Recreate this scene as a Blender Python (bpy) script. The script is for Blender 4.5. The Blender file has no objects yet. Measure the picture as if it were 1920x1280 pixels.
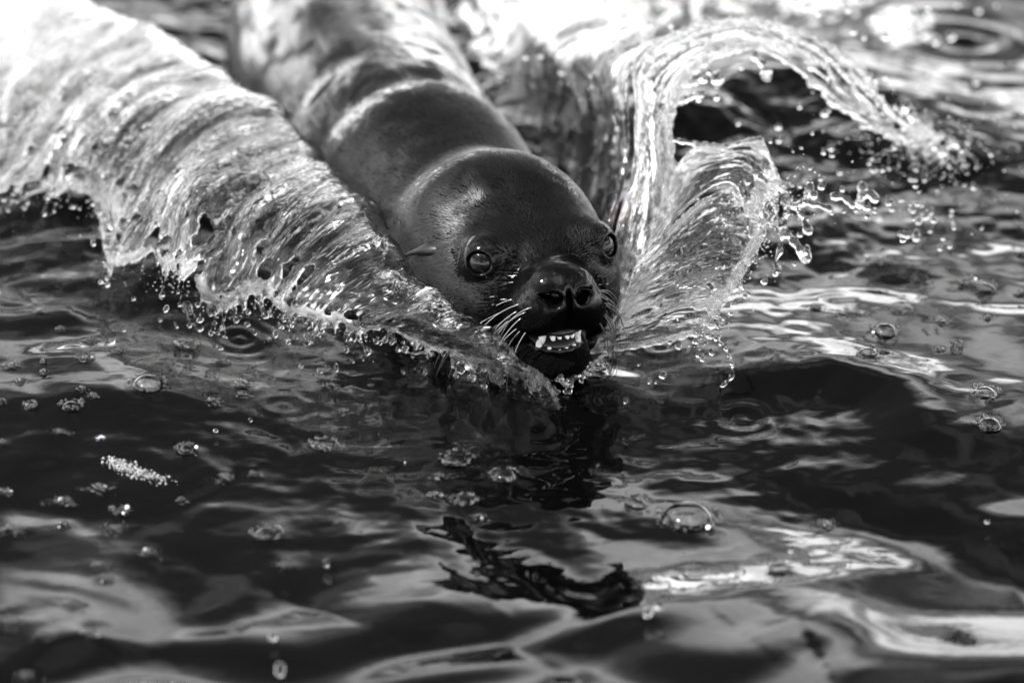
import bpy, math, random
import numpy as np
from mathutils import Vector, Matrix, kdtree

random.seed(7)
RNG = np.random.default_rng(7)
C = bpy.context.scene.collection

# ------------------------------------------------------------------ camera
EL = math.radians(22.0)          # the camera looks down on the water by this angle
DIST = 5.0                       # metres from the lens to the water in the middle of the frame
FRAME_W = 1.152                  # metres across the frame at that distance
cd = bpy.data.cameras.new('camera')
cam = bpy.data.objects.new('camera', cd)
C.objects.link(cam)
CAM = np.array([0.0, -DIST * math.cos(EL), DIST * math.sin(EL)])
cam.location = CAM
cam.rotation_euler = (math.pi / 2 - EL, 0, 0)
cd.sensor_width = 36.0
cd.lens = 36.0 * DIST / FRAME_W
cd.clip_start = 0.05
cd.clip_end = 3000.0
cd.dof.use_dof = True
cd.dof.focus_distance = 4.86
cd.dof.aperture_fstop = 2.5
cd.dof.aperture_blades = 9
bpy.context.scene.camera = cam

# ------------------------------------------------------------------ sky and sun
SUN_EL = math.radians(52.0)
SUN_AZ = math.radians(-112.0)     # from +Y (away from the camera), clockwise: the sun stands to the left, a little towards the camera
CLOUD_LO, CLOUD_HI, CLOUD_V = 0.50, 0.78, 27.0
scene = bpy.context.scene
w = bpy.data.worlds.new('World')
scene.world = w
w.use_nodes = True
nt = w.node_tree
nt.nodes.clear()
sky = nt.nodes.new('ShaderNodeTexSky')
sky.sky_type = 'NISHITA'
sky.sun_disc = False
sky.sun_elevation = SUN_EL
sky.sun_rotation = SUN_AZ % (2 * math.pi)
sky.air_density = 1.0
sky.dust_density = 1.0
bw = nt.nodes.new('ShaderNodeSeparateColor')   # a black and white photograph through a red filter: the red light of the sky
bg = nt.nodes.new('ShaderNodeBackground')
bg.inputs['Strength'].default_value = 0.05
wo = nt.nodes.new('ShaderNodeOutputWorld')
nt.links.new(sky.outputs[0], bw.inputs[0])
# broken cloud all round, added for contrast in reflections, thickened low as horizon glow
tcw = nt.nodes.new('ShaderNodeTexCoord'); sx = nt.nodes.new('ShaderNodeSeparateXYZ')
nt.links.new(tcw.outputs['Generated'], sx.inputs[0])
def mth(op, a, b=None, c=None):
    m = nt.nodes.new('ShaderNodeMath'); m.operation = op
    for k, q in enumerate((a, b, c)):
        if q is None: continue
        if isinstance(q, (int, float)): m.inputs[k].default_value = q
        else: nt.links.new(q, m.inputs[k])
    return m.outputs[0]
zz = mth('ADD', mth('MAXIMUM', sx.outputs[2], 0.0), 0.22)
cx = nt.nodes.new('ShaderNodeCombineXYZ')
nt.links.new(mth('DIVIDE', sx.outputs[0], zz), cx.inputs[0]); nt.links.new(mth('DIVIDE', sx.outputs[1], zz), cx.inputs[1])
cn = nt.nodes.new('ShaderNodeTexNoise'); cn.inputs['Scale'].default_value = 1.15; cn.inputs['Detail'].default_value = 4.0; cn.inputs['Roughness'].default_value = 0.45
nt.links.new(cx.outputs[0], cn.inputs['Vector'])
cm = nt.nodes.new('ShaderNodeMapRange'); cm.interpolation_type = 'SMOOTHSTEP'
cm.inputs['From Min'].default_value = CLOUD_LO; cm.inputs['From Max'].default_value = CLOUD_HI
low = mth('MULTIPLY', mth('MAXIMUM', mth('SUBTRACT', 0.6, sx.outputs[2]), 0.0), 0.36)
nt.links.new(mth('ADD', cn.outputs['Fac'], low), cm.inputs['Value'])
cmx = mth('MULTIPLY_ADD', cm.outputs[0], CLOUD_V, bw.outputs[0])
nt.links.new(cmx, bg.inputs[0])
nt.links.new(bg.outputs[0], wo.inputs[0])

ld = bpy.data.lights.new('sun', 'SUN')
ld.energy = 5.0
ld.angle = math.radians(0.53)
ld.color = (1.0, 1.0, 1.0)
sun = bpy.data.objects.new('sun', ld)
C.objects.link(sun)
SUN_DIR = Vector((math.sin(SUN_AZ) * math.cos(SUN_EL), math.cos(SUN_AZ) * math.cos(SUN_EL), math.sin(SUN_EL)))
sun.rotation_euler = SUN_DIR.to_track_quat('Z', 'Y').to_euler()
sun.location = (-3, -1, 4)

vs = scene.view_settings
vs.view_transform = 'Standard'
vs.look = 'None'
vs.exposure = 1.9
vs.gamma = 1.0
vs.use_curve_mapping = False
cy = scene.cycles
cy.use_denoising = True
cy.max_bounces = 14
cy.transmission_bounces = 12
cy.glossy_bounces = 6
cy.diffuse_bounces = 3
cy.transparent_max_bounces = 16
cy.sample_clamp_indirect = 40.0
cy.caustics_reflective = True
cy.caustics_refractive = True
cy.blur_glossy = 0.3

# ------------------------------------------------------------------ helpers
PX = FRAME_W / 1920.0
def P(px, py, z=0.0):
    """the point at height z (metres above the water) on the line of sight through a photo pixel"""
    d = np.array([(px - 960) * PX / DIST, (640 - py) * PX / DIST, -1.0])
    f = np.array([0, math.cos(EL), -math.sin(EL)])
    u = np.array([0, math.sin(EL), math.cos(EL)])
    r = np.array([1.0, 0, 0])
    v = f + d[0] * r + d[1] * u
    t = (z - CAM[2]) / v[2]
    return CAM + t * v

_perm = RNG.permutation(256).astype(np.int64)
_perm = np.concatenate([_perm, _perm, _perm])
_gr = RNG.normal(size=(256, 3))
_gr /= np.linalg.norm(_gr, axis=1)[:, None]
def noise(x, y, z=0.0, seed=0):
    x, y, z = np.broadcast_arrays(np.asarray(x, float), np.asarray(y, float), np.asarray(z, float))
    x = x + seed * 17.31; y = y + seed * 9.17; z = z + seed * 5.73
    xi = np.floor(x).astype(np.int64); yi = np.floor(y).astype(np.int64); zi = np.floor(z).astype(np.int64)
    xf = x - xi; yf = y - yi; zf = z - zi
    f = lambda t: t * t * t * (t * (t * 6 - 15) + 10)
    u, v, ww = f(xf), f(yf), f(zf)
    r = 0
    for i in (0, 1):
        for j in (0, 1):
            for k in (0, 1):
                h = _perm[_perm[_perm[(xi + i) & 255] + ((yi + j) & 255)] + ((zi + k) & 255)]
                g = _gr[h]
                dot = g[..., 0] * (xf - i) + g[..., 1] * (yf - j) + g[..., 2] * (zf - k)
                r = r + dot * (u if i else 1 - u) * (v if j else 1 - v) * (ww if k else 1 - ww)
    return r * 1.5
def fbm(x, y, z=0.0, seed=0, oct=3, gain=0.5):
    r = 0; a = 1.0; f = 1.0
    for o in range(oct):
        r = r + a * noise(np.asarray(x) * f, np.asarray(y) * f, np.asarray(z) * f, seed + o * 3)
        a *= gain; f *= 2.03
    return r
def sstep(a, b, x):
    t = np.clip((np.asarray(x, float) - a) / (b - a), 0, 1)
    return t * t * (3 - 2 * t)

def mesh_obj(name, verts, faces, mat, parent=None, smooth=True):
    me = bpy.data.meshes.new(name)
    verts = np.asarray(verts, dtype=np.float32)
    if isinstance(faces, np.ndarray):
        n, k = faces.shape
        me.vertices.add(len(verts)); me.vertices.foreach_set('co', verts.ravel())
        me.loops.add(n * k); me.loops.foreach_set('vertex_index', faces.astype(np.int32).ravel())
        me.polygons.add(n)
        me.polygons.foreach_set('loop_start', np.arange(0, n * k, k, dtype=np.int32))
        me.update(calc_edges=True)
    else:
        me.from_pydata([tuple(map(float, v)) for v in verts], [], faces)
        me.update()
    me.polygons.foreach_set('use_smooth', np.full(len(me.polygons), smooth))
    if mat: me.materials.append(mat)
    o = bpy.data.objects.new(name, me)
    C.objects.link(o)
    if parent is not None: o.parent = parent
    return o
def tag(o, label=None, cat=None, group=None, kind=None):
    if label: o['label'] = label
    if cat: o['category'] = cat
    if group: o['group'] = group
    if kind: o['kind'] = kind
    return o
def empty(name, loc):
    o = bpy.data.objects.new(name, None)
    o.empty_display_size = 0.02
    o.location = tuple(loc)
    C.objects.link(o)
    return o
def add_attr(o, name, vals):
    vals = np.asarray(vals, dtype=np.float32)
    t = 'FLOAT' if vals.ndim == 1 else 'FLOAT_VECTOR'
    a = o.data.attributes.new(name, t, 'POINT')
    a.data.foreach_set('value' if vals.ndim == 1 else 'vector', vals.ravel())

_ico = {}
def ico(sub):
    if sub not in _ico:
        import bmesh
        bm = bmesh.new(); bmesh.ops.create_icosphere(bm, subdivisions=sub, radius=1.0)
        bm.verts.ensure_lookup_table()
        v = np.array([x.co[:] for x in bm.verts]); f = np.array([[q.index for q in t.verts] for t in bm.faces])
        bm.free(); _ico[sub] = (v, f)
    return _ico[sub]
def balls(items, sub=2):
    """many spheres/ellipsoids in one array: items = (centre, radius or 3 radii)"""
    v, f = ico(sub); V = []; F = []; n = 0
    for c, r in items:
        V.append(v * np.asarray(r) + np.asarray(c)); F.append(f + n); n += len(v)
    return np.concatenate(V), np.concatenate(F)

# ------------------------------------------------------------------ materials
def new_mat(name):
    m = bpy.data.materials.new(name); m.use_nodes = True
    n = m.node_tree.nodes; n.clear()
    out = n.new('ShaderNodeOutputMaterial')
    return m, n, m.node_tree.links, out
def principled(name, col, rough, **kw):
    m, n, l, out = new_mat(name)
    b = n.new('ShaderNodeBsdfPrincipled')
    b.inputs['Base Color'].default_value = (col, col, col, 1)
    b.inputs['Roughness'].default_value = rough
    for k, v in kw.items():
        b.inputs[k.replace('_', ' ')].default_value = v
    l.new(b.outputs[0], out.inputs[0])
    return m
def node(n, t, **kw):
    x = n.new(t)
    for k, v in kw.items():
        if k in x.inputs: x.inputs[k].default_value = v
        else: setattr(x, k, v)
    return x

def mat_water():
    m, n, l, out = new_mat('sea_water')
    b = n.new('ShaderNodeBsdfPrincipled')
    b.inputs['Base Color'].default_value = (0.0006, 0.0006, 0.0006, 1)
    b.inputs['Roughness'].default_value = 0.025
    b.inputs['IOR'].default_value = 1.333
    tc = n.new('ShaderNodeTexCoord')
    n1 = node(n, 'ShaderNodeTexNoise', Scale=38.0, Detail=3.0, Roughness=0.55)
    bp = node(n, 'ShaderNodeBump', Strength=0.06, Distance=0.004)
    l.new(tc.outputs['Object'], n1.inputs['Vector'])
    l.new(n1.outputs['Fac'], bp.inputs['Height'])
    l.new(bp.outputs[0], b.inputs['Normal'])
    l.new(b.outputs[0], out.inputs[0])
    return m
def mat_fur():
    m, n, l, out = new_mat('wet_fur')
    b = n.new('ShaderNodeBsdfPrincipled')
    at = node(n, 'ShaderNodeAttribute', attribute_name='loc')     # animal coordinates: along, across, up
    wet = node(n, 'ShaderNodeAttribute', attribute_name='wet')    # where a smooth film of water lies on the coat
    mp = node(n, 'ShaderNodeMapping'); mp.inputs['Scale'].default_value = (90, 300, 300)
    n1 = node(n, 'ShaderNodeTexNoise', Scale=1.0, Detail=4.0, Roughness=0.62, Distortion=0.9)
    l.new(at.outputs['Vector'], mp.inputs['Vector']); l.new(mp.outputs[0], n1.inputs['Vector'])
    n2 = node(n, 'ShaderNodeTexNoise', Scale=26.0, Detail=4.0, Roughness=0.6)
    l.new(at.outputs['Vector'], n2.inputs['Vector'])
    cr = n.new('ShaderNodeValToRGB')
    cr.color_ramp.elements[0].position = 0.3; cr.color_ramp.elements[0].color = (0.0005, 0.0005, 0.0005, 1)
    cr.color_ramp.elements[1].position = 0.75; cr.color_ramp.elements[1].color = (0.0016, 0.0016, 0.0016, 1)
    l.new(n2.outputs['Fac'], cr.inputs[0]); l.new(cr.outputs[0], b.inputs['Base Color'])
    # wet film: smooth water over the hairs, broken by noise
    mr = node(n, 'ShaderNodeMapRange'); mr.inputs['To Min'].default_value = 1.0; mr.inputs['To Max'].default_value = 0.12
    l.new(wet.outputs['Fac'], mr.inputs['Value'])
    bp = node(n, 'ShaderNodeBump', Distance=0.006)
    l.new(mr.outputs[0], bp.inputs['Strength']); l.new(n1.outputs['Fac'], bp.inputs['Height'])
    l.new(bp.outputs[0], b.inputs['Normal'])
    mr2 = node(n, 'ShaderNodeMapRange'); mr2.inputs['To Min'].default_value = 0.42; mr2.inputs['To Max'].default_value = 0.16
    l.new(wet.outputs['Fac'], mr2.inputs['Value']); l.new(mr2.outputs[0], b.inputs['Roughness'])
    b.inputs['IOR'].default_value = 1.4
    b.inputs['Specular IOR Level'].default_value = 0.02
    b.inputs['Coat Weight'].default_value = 0.0
    b.inputs['Coat Roughness'].default_value = 0.09
    b.inputs['Coat IOR'].default_value = 1.333
    l.new(wet.outputs['Fac'], b.inputs['Coat Weight'])
    l.new(b.outputs[0], out.inputs[0])
    return m
def mat_splash():
    """clear water with aerated, milky streaks that follow the flow; attributes: flow (u,v in metres), froth (0..1)"""
    m, n, l, out = new_mat('splash_water')
    g = node(n, 'ShaderNodeBsdfPrincipled')
    g.inputs['Base Color'].default_value = (0.93, 0.93, 0.93, 1)
    g.inputs['Roughness'].default_value = 0.03
    g.inputs['IOR'].default_value = 1.333
    g.inputs['Transmission Weight'].default_value = 1.0
    d = node(n, 'ShaderNodeBsdfPrincipled')
    d.inputs['Base Color'].default_value = (0.8, 0.8, 0.8, 1)
    d.inputs['Roughness'].default_value = 0.2
    d.inputs['IOR'].default_value = 1.333
    tr = node(n, 'ShaderNodeBsdfTranslucent'); tr.inputs['Color'].default_value = (0.85, 0.85, 0.85, 1)
    ms0 = node(n, 'ShaderNodeMixShader'); ms0.inputs[0].default_value = 0.4
    l.new(d.outputs[0], ms0.inputs[1]); l.new(tr.outputs[0], ms0.inputs[2])
    fl = node(n, 'ShaderNodeAttribute', attribute_name='flow')
    fr = node(n, 'ShaderNodeAttribute', attribute_name='froth')
    mp = node(n, 'ShaderNodeMapping'); mp.inputs['Scale'].default_value = (70, 13, 40)
    n1 = node(n, 'ShaderNodeTexNoise', Scale=1.0, Detail=2.5, Roughness=0.6, Distortion=1.1)
    l.new(fl.outputs['Vector'], mp.inputs['Vector']); l.new(mp.outputs[0], n1.inputs['Vector'])
    mp2 = node(n, 'ShaderNodeMapping'); mp2.inputs['Scale'].default_value = (30, 14, 20)
    n2 = node(n, 'ShaderNodeTexNoise', Scale=1.0, Detail=3.0, Roughness=0.55)
    l.new(fl.outputs['Vector'], mp2.inputs['Vector']); l.new(mp2.outputs[0], n2.inputs['Vector'])
    # milky where  streak*0.6 + patch*0.4 + froth  passes a threshold
    a1 = node(n, 'ShaderNodeMath', operation='MULTIPLY_ADD'); a1.inputs[1].default_value = 0.45
    l.new(n1.outputs['Fac'], a1.inputs[0])
    mp4 = node(n, 'ShaderNodeMapping'); mp4.inputs['Scale'].default_value = (190, 95, 150)
    n4 = node(n, 'ShaderNodeTexNoise', Scale=1.0, Detail=2.0, Roughness=0.6, Distortion=0.6)
    l.new(fl.outputs['Vector'], mp4.inputs['Vector']); l.new(mp4.outputs[0], n4.inputs['Vector'])
    a4 = node(n, 'ShaderNodeMath', operation='MULTIPLY'); a4.inputs[1].default_value = 0.30; l.new(n4.outputs['Fac'], a4.inputs[0])
    a0 = node(n, 'ShaderNodeMath', operation='MULTIPLY_ADD'); a0.inputs[1].default_value = 0.25
    l.new(n2.outputs['Fac'], a0.inputs[0]); l.new(a4.outputs[0], a0.inputs[2]); l.new(a0.outputs[0], a1.inputs[2])
    a2 = node(n, 'ShaderNodeMath', operation='MULTIPLY_ADD'); a2.inputs[1].default_value = 0.5
    l.new(fr.outputs['Fac'], a2.inputs[0]); l.new(a1.outputs[0], a2.inputs[2])
    rp = node(n, 'ShaderNodeMapRange'); rp.interpolation_type = 'SMOOTHSTEP'
    rp.inputs['From Min'].default_value = 0.625; rp.inputs['From Max'].default_value = 0.70
    rp.inputs['To Max'].default_value = 0.5
    l.new(a2.outputs[0], rp.inputs['Value'])
    n3 = node(n, 'ShaderNodeTexNoise', Scale=1.0, Detail=1.0, Roughness=0.5, Distortion=0.8)
    mp3 = node(n, 'ShaderNodeMapping'); mp3.inputs['Scale'].default_value = (48, 34, 40)
    l.new(fl.outputs['Vector'], mp3.inputs['Vector']); l.new(mp3.outputs[0], n3.inputs['Vector'])
    ad = node(n, 'ShaderNodeMath', operation='ADD'); l.new(n1.outputs['Fac'], ad.inputs[0]); l.new(n3.outputs['Fac'], ad.inputs[1])
    bp = node(n, 'ShaderNodeBump', Strength=0.45, Distance=0.005)
    l.new(ad.outputs[0], bp.inputs['Height'])
    l.new(bp.outputs[0], g.inputs['Normal']); l.new(bp.outputs[0], d.inputs['Normal'])
    ms = n.new('ShaderNodeMixShader')
    l.new(rp.outputs[0], ms.inputs[0]); l.new(g.outputs[0], ms.inputs[1]); l.new(ms0.outputs[0], ms.inputs[2])
    l.new(ms.outputs[0], out.inputs[0])
    return m
def mat_bubble():
    m, n, l, out = new_mat('bubble_film')
    fz = node(n, 'ShaderNodeFresnel'); fz.inputs['IOR'].default_value = 1.333
    k = node(n, 'ShaderNodeMath', operation='MULTIPLY'); k.inputs[1].default_value = 1.7; k.use_clamp = True
    t = n.new('ShaderNodeBsdfTransparent')
    g = node(n, 'ShaderNodeBsdfGlossy'); g.inputs['Roughness'].default_value = 0.04
    ms = n.new('ShaderNodeMixShader')
    l.new(fz.outputs[0], k.inputs[0]); l.new(k.outputs[0], ms.inputs[0])
    l.new(t.outputs[0], ms.inputs[1]); l.new(g.outputs[0], ms.inputs[2]); l.new(ms.outputs[0], out.inputs[0])
    return m
M = {}
M['water'] = mat_water()
M['fur'] = mat_fur()
M['splash'] = mat_splash()
M['bubble'] = mat_bubble()
M['drop'] = principled('droplet_water', 0.97, 0.02, IOR=1.333, Transmission_Weight=1.0)
M['foam'] = principled('sea_foam', 0.78, 0.35, IOR=1.333)
M['thin_foam'] = principled('thin_foam', 0.15, 0.3, IOR=1.333)
M['tongue'] = principled('tongue_flesh', 0.035, 0.2, IOR=1.4)
M['eye'] = principled('eye_surface', 0.002, 0.02, IOR=1.35)
M['skin'] = principled('wet_bare_skin', 0.003, 0.45, IOR=1.4, Coat_Weight=0.1, Coat_Roughness=0.2, Specular_IOR_Level=0.25)
M['tooth'] = principled('tooth_enamel', 0.65, 0.2, IOR=1.5)
M['mouth'] = principled('mouth_lining', 0.01, 0.35, IOR=1.4)
M['whisker'] = principled('whisker_keratin', 0.09, 0.25, IOR=1.5)
M['hair'] = principled('fur_strands', 0.0024, 0.33, IOR=1.45, Specular_IOR_Level=0.36)
# ------------------------------------------------------------------ the sea lion: one implicit body, meshed once
YAW = math.radians(20.0)
FWD = np.array([math.sin(YAW), -math.cos(YAW), 0]); RGT = np.array([math.cos(YAW), math.sin(YAW), 0])
NOSE = np.array([0.061, -0.155, 0.0])
def bend(a):
    t = np.clip(a - 0.15, 0, None)
    return 0.10 * t * t
def to_world(a, l, z):
    l = l + bend(a)
    return NOSE + np.multiply.outer(-np.asarray(a), FWD) + np.multiply.outer(np.asarray(l), RGT) + np.multiply.outer(np.asarray(z), np.array([0, 0, 1.0]))

def smin(a, b, k):
    h = np.clip(0.5 + 0.5 * (b - a) / k, 0, 1)
    return b + (a - b) * h - k * h * (1 - h)
def smax(a, b, k): return -smin(-a, -b, k)
def ell(a, l, z, c, r, rot=None):
    x, y, q = a - c[0], l - c[1], z - c[2]
    if rot:                                       # tilt in the a-z plane (pitch) and in the a-l plane (yaw)
        p, yw = rot
        x, q = x * math.cos(p) + q * math.sin(p), -x * math.sin(p) + q * math.cos(p)
        x, y = x * math.cos(yw) + y * math.sin(yw), -x * math.sin(yw) + y * math.cos(yw)
    x2, y2, q2 = x / r[0], y / r[1], q / r[2]
    k0 = np.sqrt(x2 * x2 + y2 * y2 + q2 * q2) + 1e-6
    k1 = np.sqrt((x2 / r[0]) ** 2 + (y2 / r[1]) ** 2 + (q2 / r[2]) ** 2) + 1e-6
    return k0 * (k0 - 1) / k1
EYE = (0.088, 0.0655, 0.133); EYE_R = 0.0205
GAZE = lambda s: np.array([-0.76, 0.58 * s, 0.22])
BODY_A = [0.10, 0.20, 0.30, 0.36, 0.45, 0.53, 0.565, 0.62, 0.70, 0.80, 1.0, 1.3, 1.6, 1.8]
BODY_TOP = [0.10, 0.165, 0.172, 0.176, 0.186, 0.187, 0.179, 0.183, 0.180, 0.176, 0.172, 0.14, 0.06, 0.0]
BODY_W = [0.07, 0.105, 0.120, 0.122, 0.130, 0.133, 0.133, 0.138, 0.142, 0.148, 0.152, 0.13, 0.07, 0.02]
BODY_BOT = [0.0, -0.02, -0.06, -0.08, -0.10, -0.11, -0.11, -0.12, -0.12, -0.12, -0.12, -0.10, -0.08, -0.05]
def cub(xs, ys, x):
    xs = np.asarray(xs, float); ys = np.asarray(ys, float)
    m = np.gradient(ys, xs)
    i = np.clip(np.searchsorted(xs, x) - 1, 0, len(xs) - 2)
    h = xs[i + 1] - xs[i]; t = np.clip((x - xs[i]) / h, 0, 1)
    return ((2*t**3 - 3*t**2 + 1) * ys[i] + (t**3 - 2*t**2 + t) * h * m[i] + (-2*t**3 + 3*t**2) * ys[i+1] + (t**3 - t**2) * h * m[i+1])
def sdf(a, l, z):
    al = np.abs(l)
    # trunk and neck
    top = cub(BODY_A, BODY_TOP, a); bot = cub(BODY_A, BODY_BOT, a); ww = cub(BODY_A, BODY_W, a)
    cz = (top + bot) / 2; hh = (top - bot) / 2
    k0 = np.sqrt((l / ww) ** 2 + ((z - cz) / hh) ** 2)
    d = (k0 - 1) * np.minimum(ww, hh) * 0.9
    d = np.maximum(d, 0.10 - a); d = np.maximum(d, a - 1.79)
    # skull
    d = smin(d, ell(a, l, z, (0.215, 0, 0.098), (0.128, 0.108, 0.104)), 0.028)
    d = smin(d, ell(a, al, z, (0.135, 0.050, 0.088), (0.085, 0.052, 0.062)), 0.03)     # cheeks
    d = smin(d, ell(a, l, z, (0.120, 0, 0.132), (0.062, 0.060, 0.036)), 0.03)          # forehead
    # muzzle
    d = smin(d, ell(a, l, z, (0.070, 0, 0.100), (0.072, 0.050, 0.041)), 0.024)
    d = smin(d, ell(a, l, z, (0.027, 0, 0.115), (0.030, 0.037, 0.028)), 0.018)         # nose
    d = smin(d, ell(a, al, z, (0.034, 0.026, 0.088), (0.036, 0.028, 0.026)), 0.012)    # whisker pads
    # lower jaw
    d = smin(d, ell(a, l, z, (0.085, 0, 0.030), (0.082, 0.047, 0.026)), 0.012)
    d = smin(d, ell(a, l, z, (0.034, 0, 0.031), (0.034, 0.034, 0.0225)), 0.012)
    # brow and the bulge of the upper lid
    d = smin(d, ell(a, al, z, (EYE[0] + 0.004, EYE[1] - 0.008, EYE[2] + 0.013), (0.028, 0.022, 0.014)), 0.020)
    # hollow round the eye, then the lids, then the opening
    g = np.array([-0.76, 0.58, 0.22]); g = g / np.linalg.norm(g)
    e0, e1, e2 = a - EYE[0], al - EYE[1], z - EYE[2]
    er = np.sqrt(e0**2 + e1**2 + e2**2)
    d = smax(d, -(np.sqrt((e0 - g[0]*.028)**2 + (e1 - g[1]*.028)**2 + (e2 - g[2]*.028 + 0.002)**2) - 0.021), 0.012)
    lid = er - (EYE_R + 0.0042)
    t = e0*g[0] + e1*g[1] + e2*g[2]
    # across the opening: e2 is up, the rest lies along the lids
    up = e2 - t*g[2]
    rr = np.sqrt(np.maximum(er**2 - t**2 - up**2, 0) + (up * 1.12 - 0.0008)**2)
    lid = smax(lid, -np.where(t > 0, rr - 0.0132, 0.05), 0.003)
    d = smin(d, lid, 0.010)
    d = smax(d, -(er - EYE_R - 0.0002), 0.0015)
    hole = np.where(t > 0, rr - 0.0128, 0.05)
    d = smax(d, -hole, 0.003)
    # folds under the inner corner of the eye
    # nostrils
    d = smax(d, -ell(a, al, z, (0.001, 0.0155, 0.1130), (0.014, 0.0092, 0.0086), (0.25, -0.35)), 0.004)
    d = smax(d, -ell(a, al, z, (0.006, 0.0250, 0.1150), (0.010, 0.006, 0.0030), (0.2, -0.6)), 0.005)
    # groove under the nose
    d = smax(d, -ell(a, l, z, (-0.001, 0, 0.094), (0.006, 0.0016, 0.022)), 0.005)
    d = smax(d, -ell(a, l, z, (-0.0045, 0, 0.108), (0.006, 0.0018, 0.012)), 0.006)
    # open mouth and the line of the lips running back
    zt = z - 0.0575 - 2.2 * al * al
    d = smax(d, -ell(a, l, zt, (0.018, 0, 0), (0.048, 0.0335, 0.0105), None), 0.004)
    d = smax(d, -ell(a, l, zt, (0.060, 0, 0), (0.080, 0.066, 0.0032), None), 0.006)
    return d

def surface_nets(ax, ay, az, G):
    ins = G < 0
    c = ins[:-1, :-1, :-1].astype(np.int8)
    s = np.zeros(c.shape, np.int8)
    for i in (0, 1):
        for j in (0, 1):
            for k in (0, 1):
                s += ins[i:ins.shape[0]-1+i, j:ins.shape[1]-1+j, k:ins.shape[2]-1+k]
    act = (s > 0) & (s < 8)
    I, J, K = np.nonzero(act)
    idx = -np.ones(act.shape, np.int64); idx[I, J, K] = np.arange(len(I))
    pos = np.zeros((len(I), 3)); cnt = np.zeros(len(I))
    cor = [(0,0,0),(1,0,0),(0,1,0),(1,1,0),(0,0,1),(1,0,1),(0,1,1),(1,1,1)]
    ed = [(0,1),(2,3),(4,5),(6,7),(0,2),(1,3),(4,6),(5,7),(0,4),(1,5),(2,6),(3,7)]
    for p, q in ed:
        A = cor[p]; B = cor[q]
        va = G[I+A[0], J+A[1], K+A[2]]; vb = G[I+B[0], J+B[1], K+B[2]]
        m = (va < 0) != (vb < 0)
        t = np.where(m, va / np.where(m, va - vb, 1), 0)
        pa = np.stack([ax[I+A[0]], ay[J+A[1]], az[K+A[2]]], 1); pb = np.stack([ax[I+B[0]], ay[J+B[1]], az[K+B[2]]], 1)
        pos += np.where(m[:, None], pa + (pb - pa) * t[:, None], 0); cnt += m
    pos /= cnt[:, None]
    Q = []
    for d in range(3):
        sl0 = [slice(1, -1)] * 3; sl0[d] = slice(0, -1)
        sl1 = [slice(1, -1)] * 3; sl1[d] = slice(1, None)
        A = ins[tuple(sl0)]; B = ins[tuple(sl1)]
        for flip in (0, 1):
            mm = (A & ~B) if not flip else (~A & B)
            q = np.stack(np.nonzero(mm), 1)
            o = np.ones(3, int); o[d] = 0
            q = q + o
            e1, e2 = [(1, 2), (2, 0), (0, 1)][d]
            def cell(x, y):
                r = q.copy(); r[:, e1] -= x; r[:, e2] -= y
                return idx[r[:, 0], r[:, 1], r[:, 2]]
            quad = np.stack([cell(0, 0), cell(1, 0), cell(1, 1), cell(0, 1)], 1)
            if flip: quad = quad[:, ::-1]
            Q.append(quad)
    return pos, np.concatenate(Q)

GA = np.concatenate([np.arange(-0.03, 0.17, 0.0022), np.arange(0.17, 0.36, 0.004), np.arange(0.36, 0.75, 0.007), np.arange(0.75, 1.83, 0.02)])
GL = np.concatenate([np.arange(-0.18, -0.105, 0.005), np.arange(-0.105, 0.105, 0.0022), np.arange(0.105, 0.18, 0.005)])
GZ = np.concatenate([np.arange(-0.15, 0.0, 0.007), np.arange(0.0, 0.17, 0.0022), np.arange(0.17, 0.225, 0.004)])
_a, _l, _z = np.meshgrid(GA.astype(np.float32), GL.astype(np.float32), GZ.astype(np.float32), indexing='ij')
_G = sdf(_a, _l, _z)
BV, BF = surface_nets(GA, GL, GZ, _G)
del _a, _l, _z, _G
def grad(p, e=4e-4):
    g = np.stack([sdf(p[:, 0]+e, p[:, 1], p[:, 2]) - sdf(p[:, 0]-e, p[:, 1], p[:, 2]),
                  sdf(p[:, 0], p[:, 1]+e, p[:, 2]) - sdf(p[:, 0], p[:, 1]-e, p[:, 2]),
                  sdf(p[:, 0], p[:, 1], p[:, 2]+e) - sdf(p[:, 0], p[:, 1], p[:, 2]-e)], 1) / (2*e)
    return g
for _ in range(2):
    g = grad(BV); dv = sdf(BV[:, 0], BV[:, 1], BV[:, 2])
    st = dv[:, None] * g / np.maximum((g**2).sum(1), 0.15)[:, None]
    n_ = np.linalg.norm(st, axis=1); st *= np.minimum(1, 0.0015 / np.maximum(n_, 1e-9))[:, None]
    BV = BV - st
BN = grad(BV); BN /= np.linalg.norm(BN, axis=1)[:, None] + 1e-9
# coarse unevenness of wet, clumped fur
a_, l_, z_ = BV.T
hairy = sstep(0.075, 0.13, a_) * (1 - sstep(0.5, 0.62, a_) * 0.6)
BV = BV + BN * (hairy * 0.0011 * fbm(a_*38, l_*70, z_*70, 2, 3))[:, None] + BN * (0.0022 * sstep(.3, .4, a_) * noise(a_*14, l_*18, z_*18, 5))[:, None]
nz_ = sstep(0.06, 0.03, a_) * sstep(0.09, 0.10, z_)
BV = BV + BN * (nz_ * 0.00030 * noise(a_*210, l_*210, z_*210, 14))[:, None]
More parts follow.
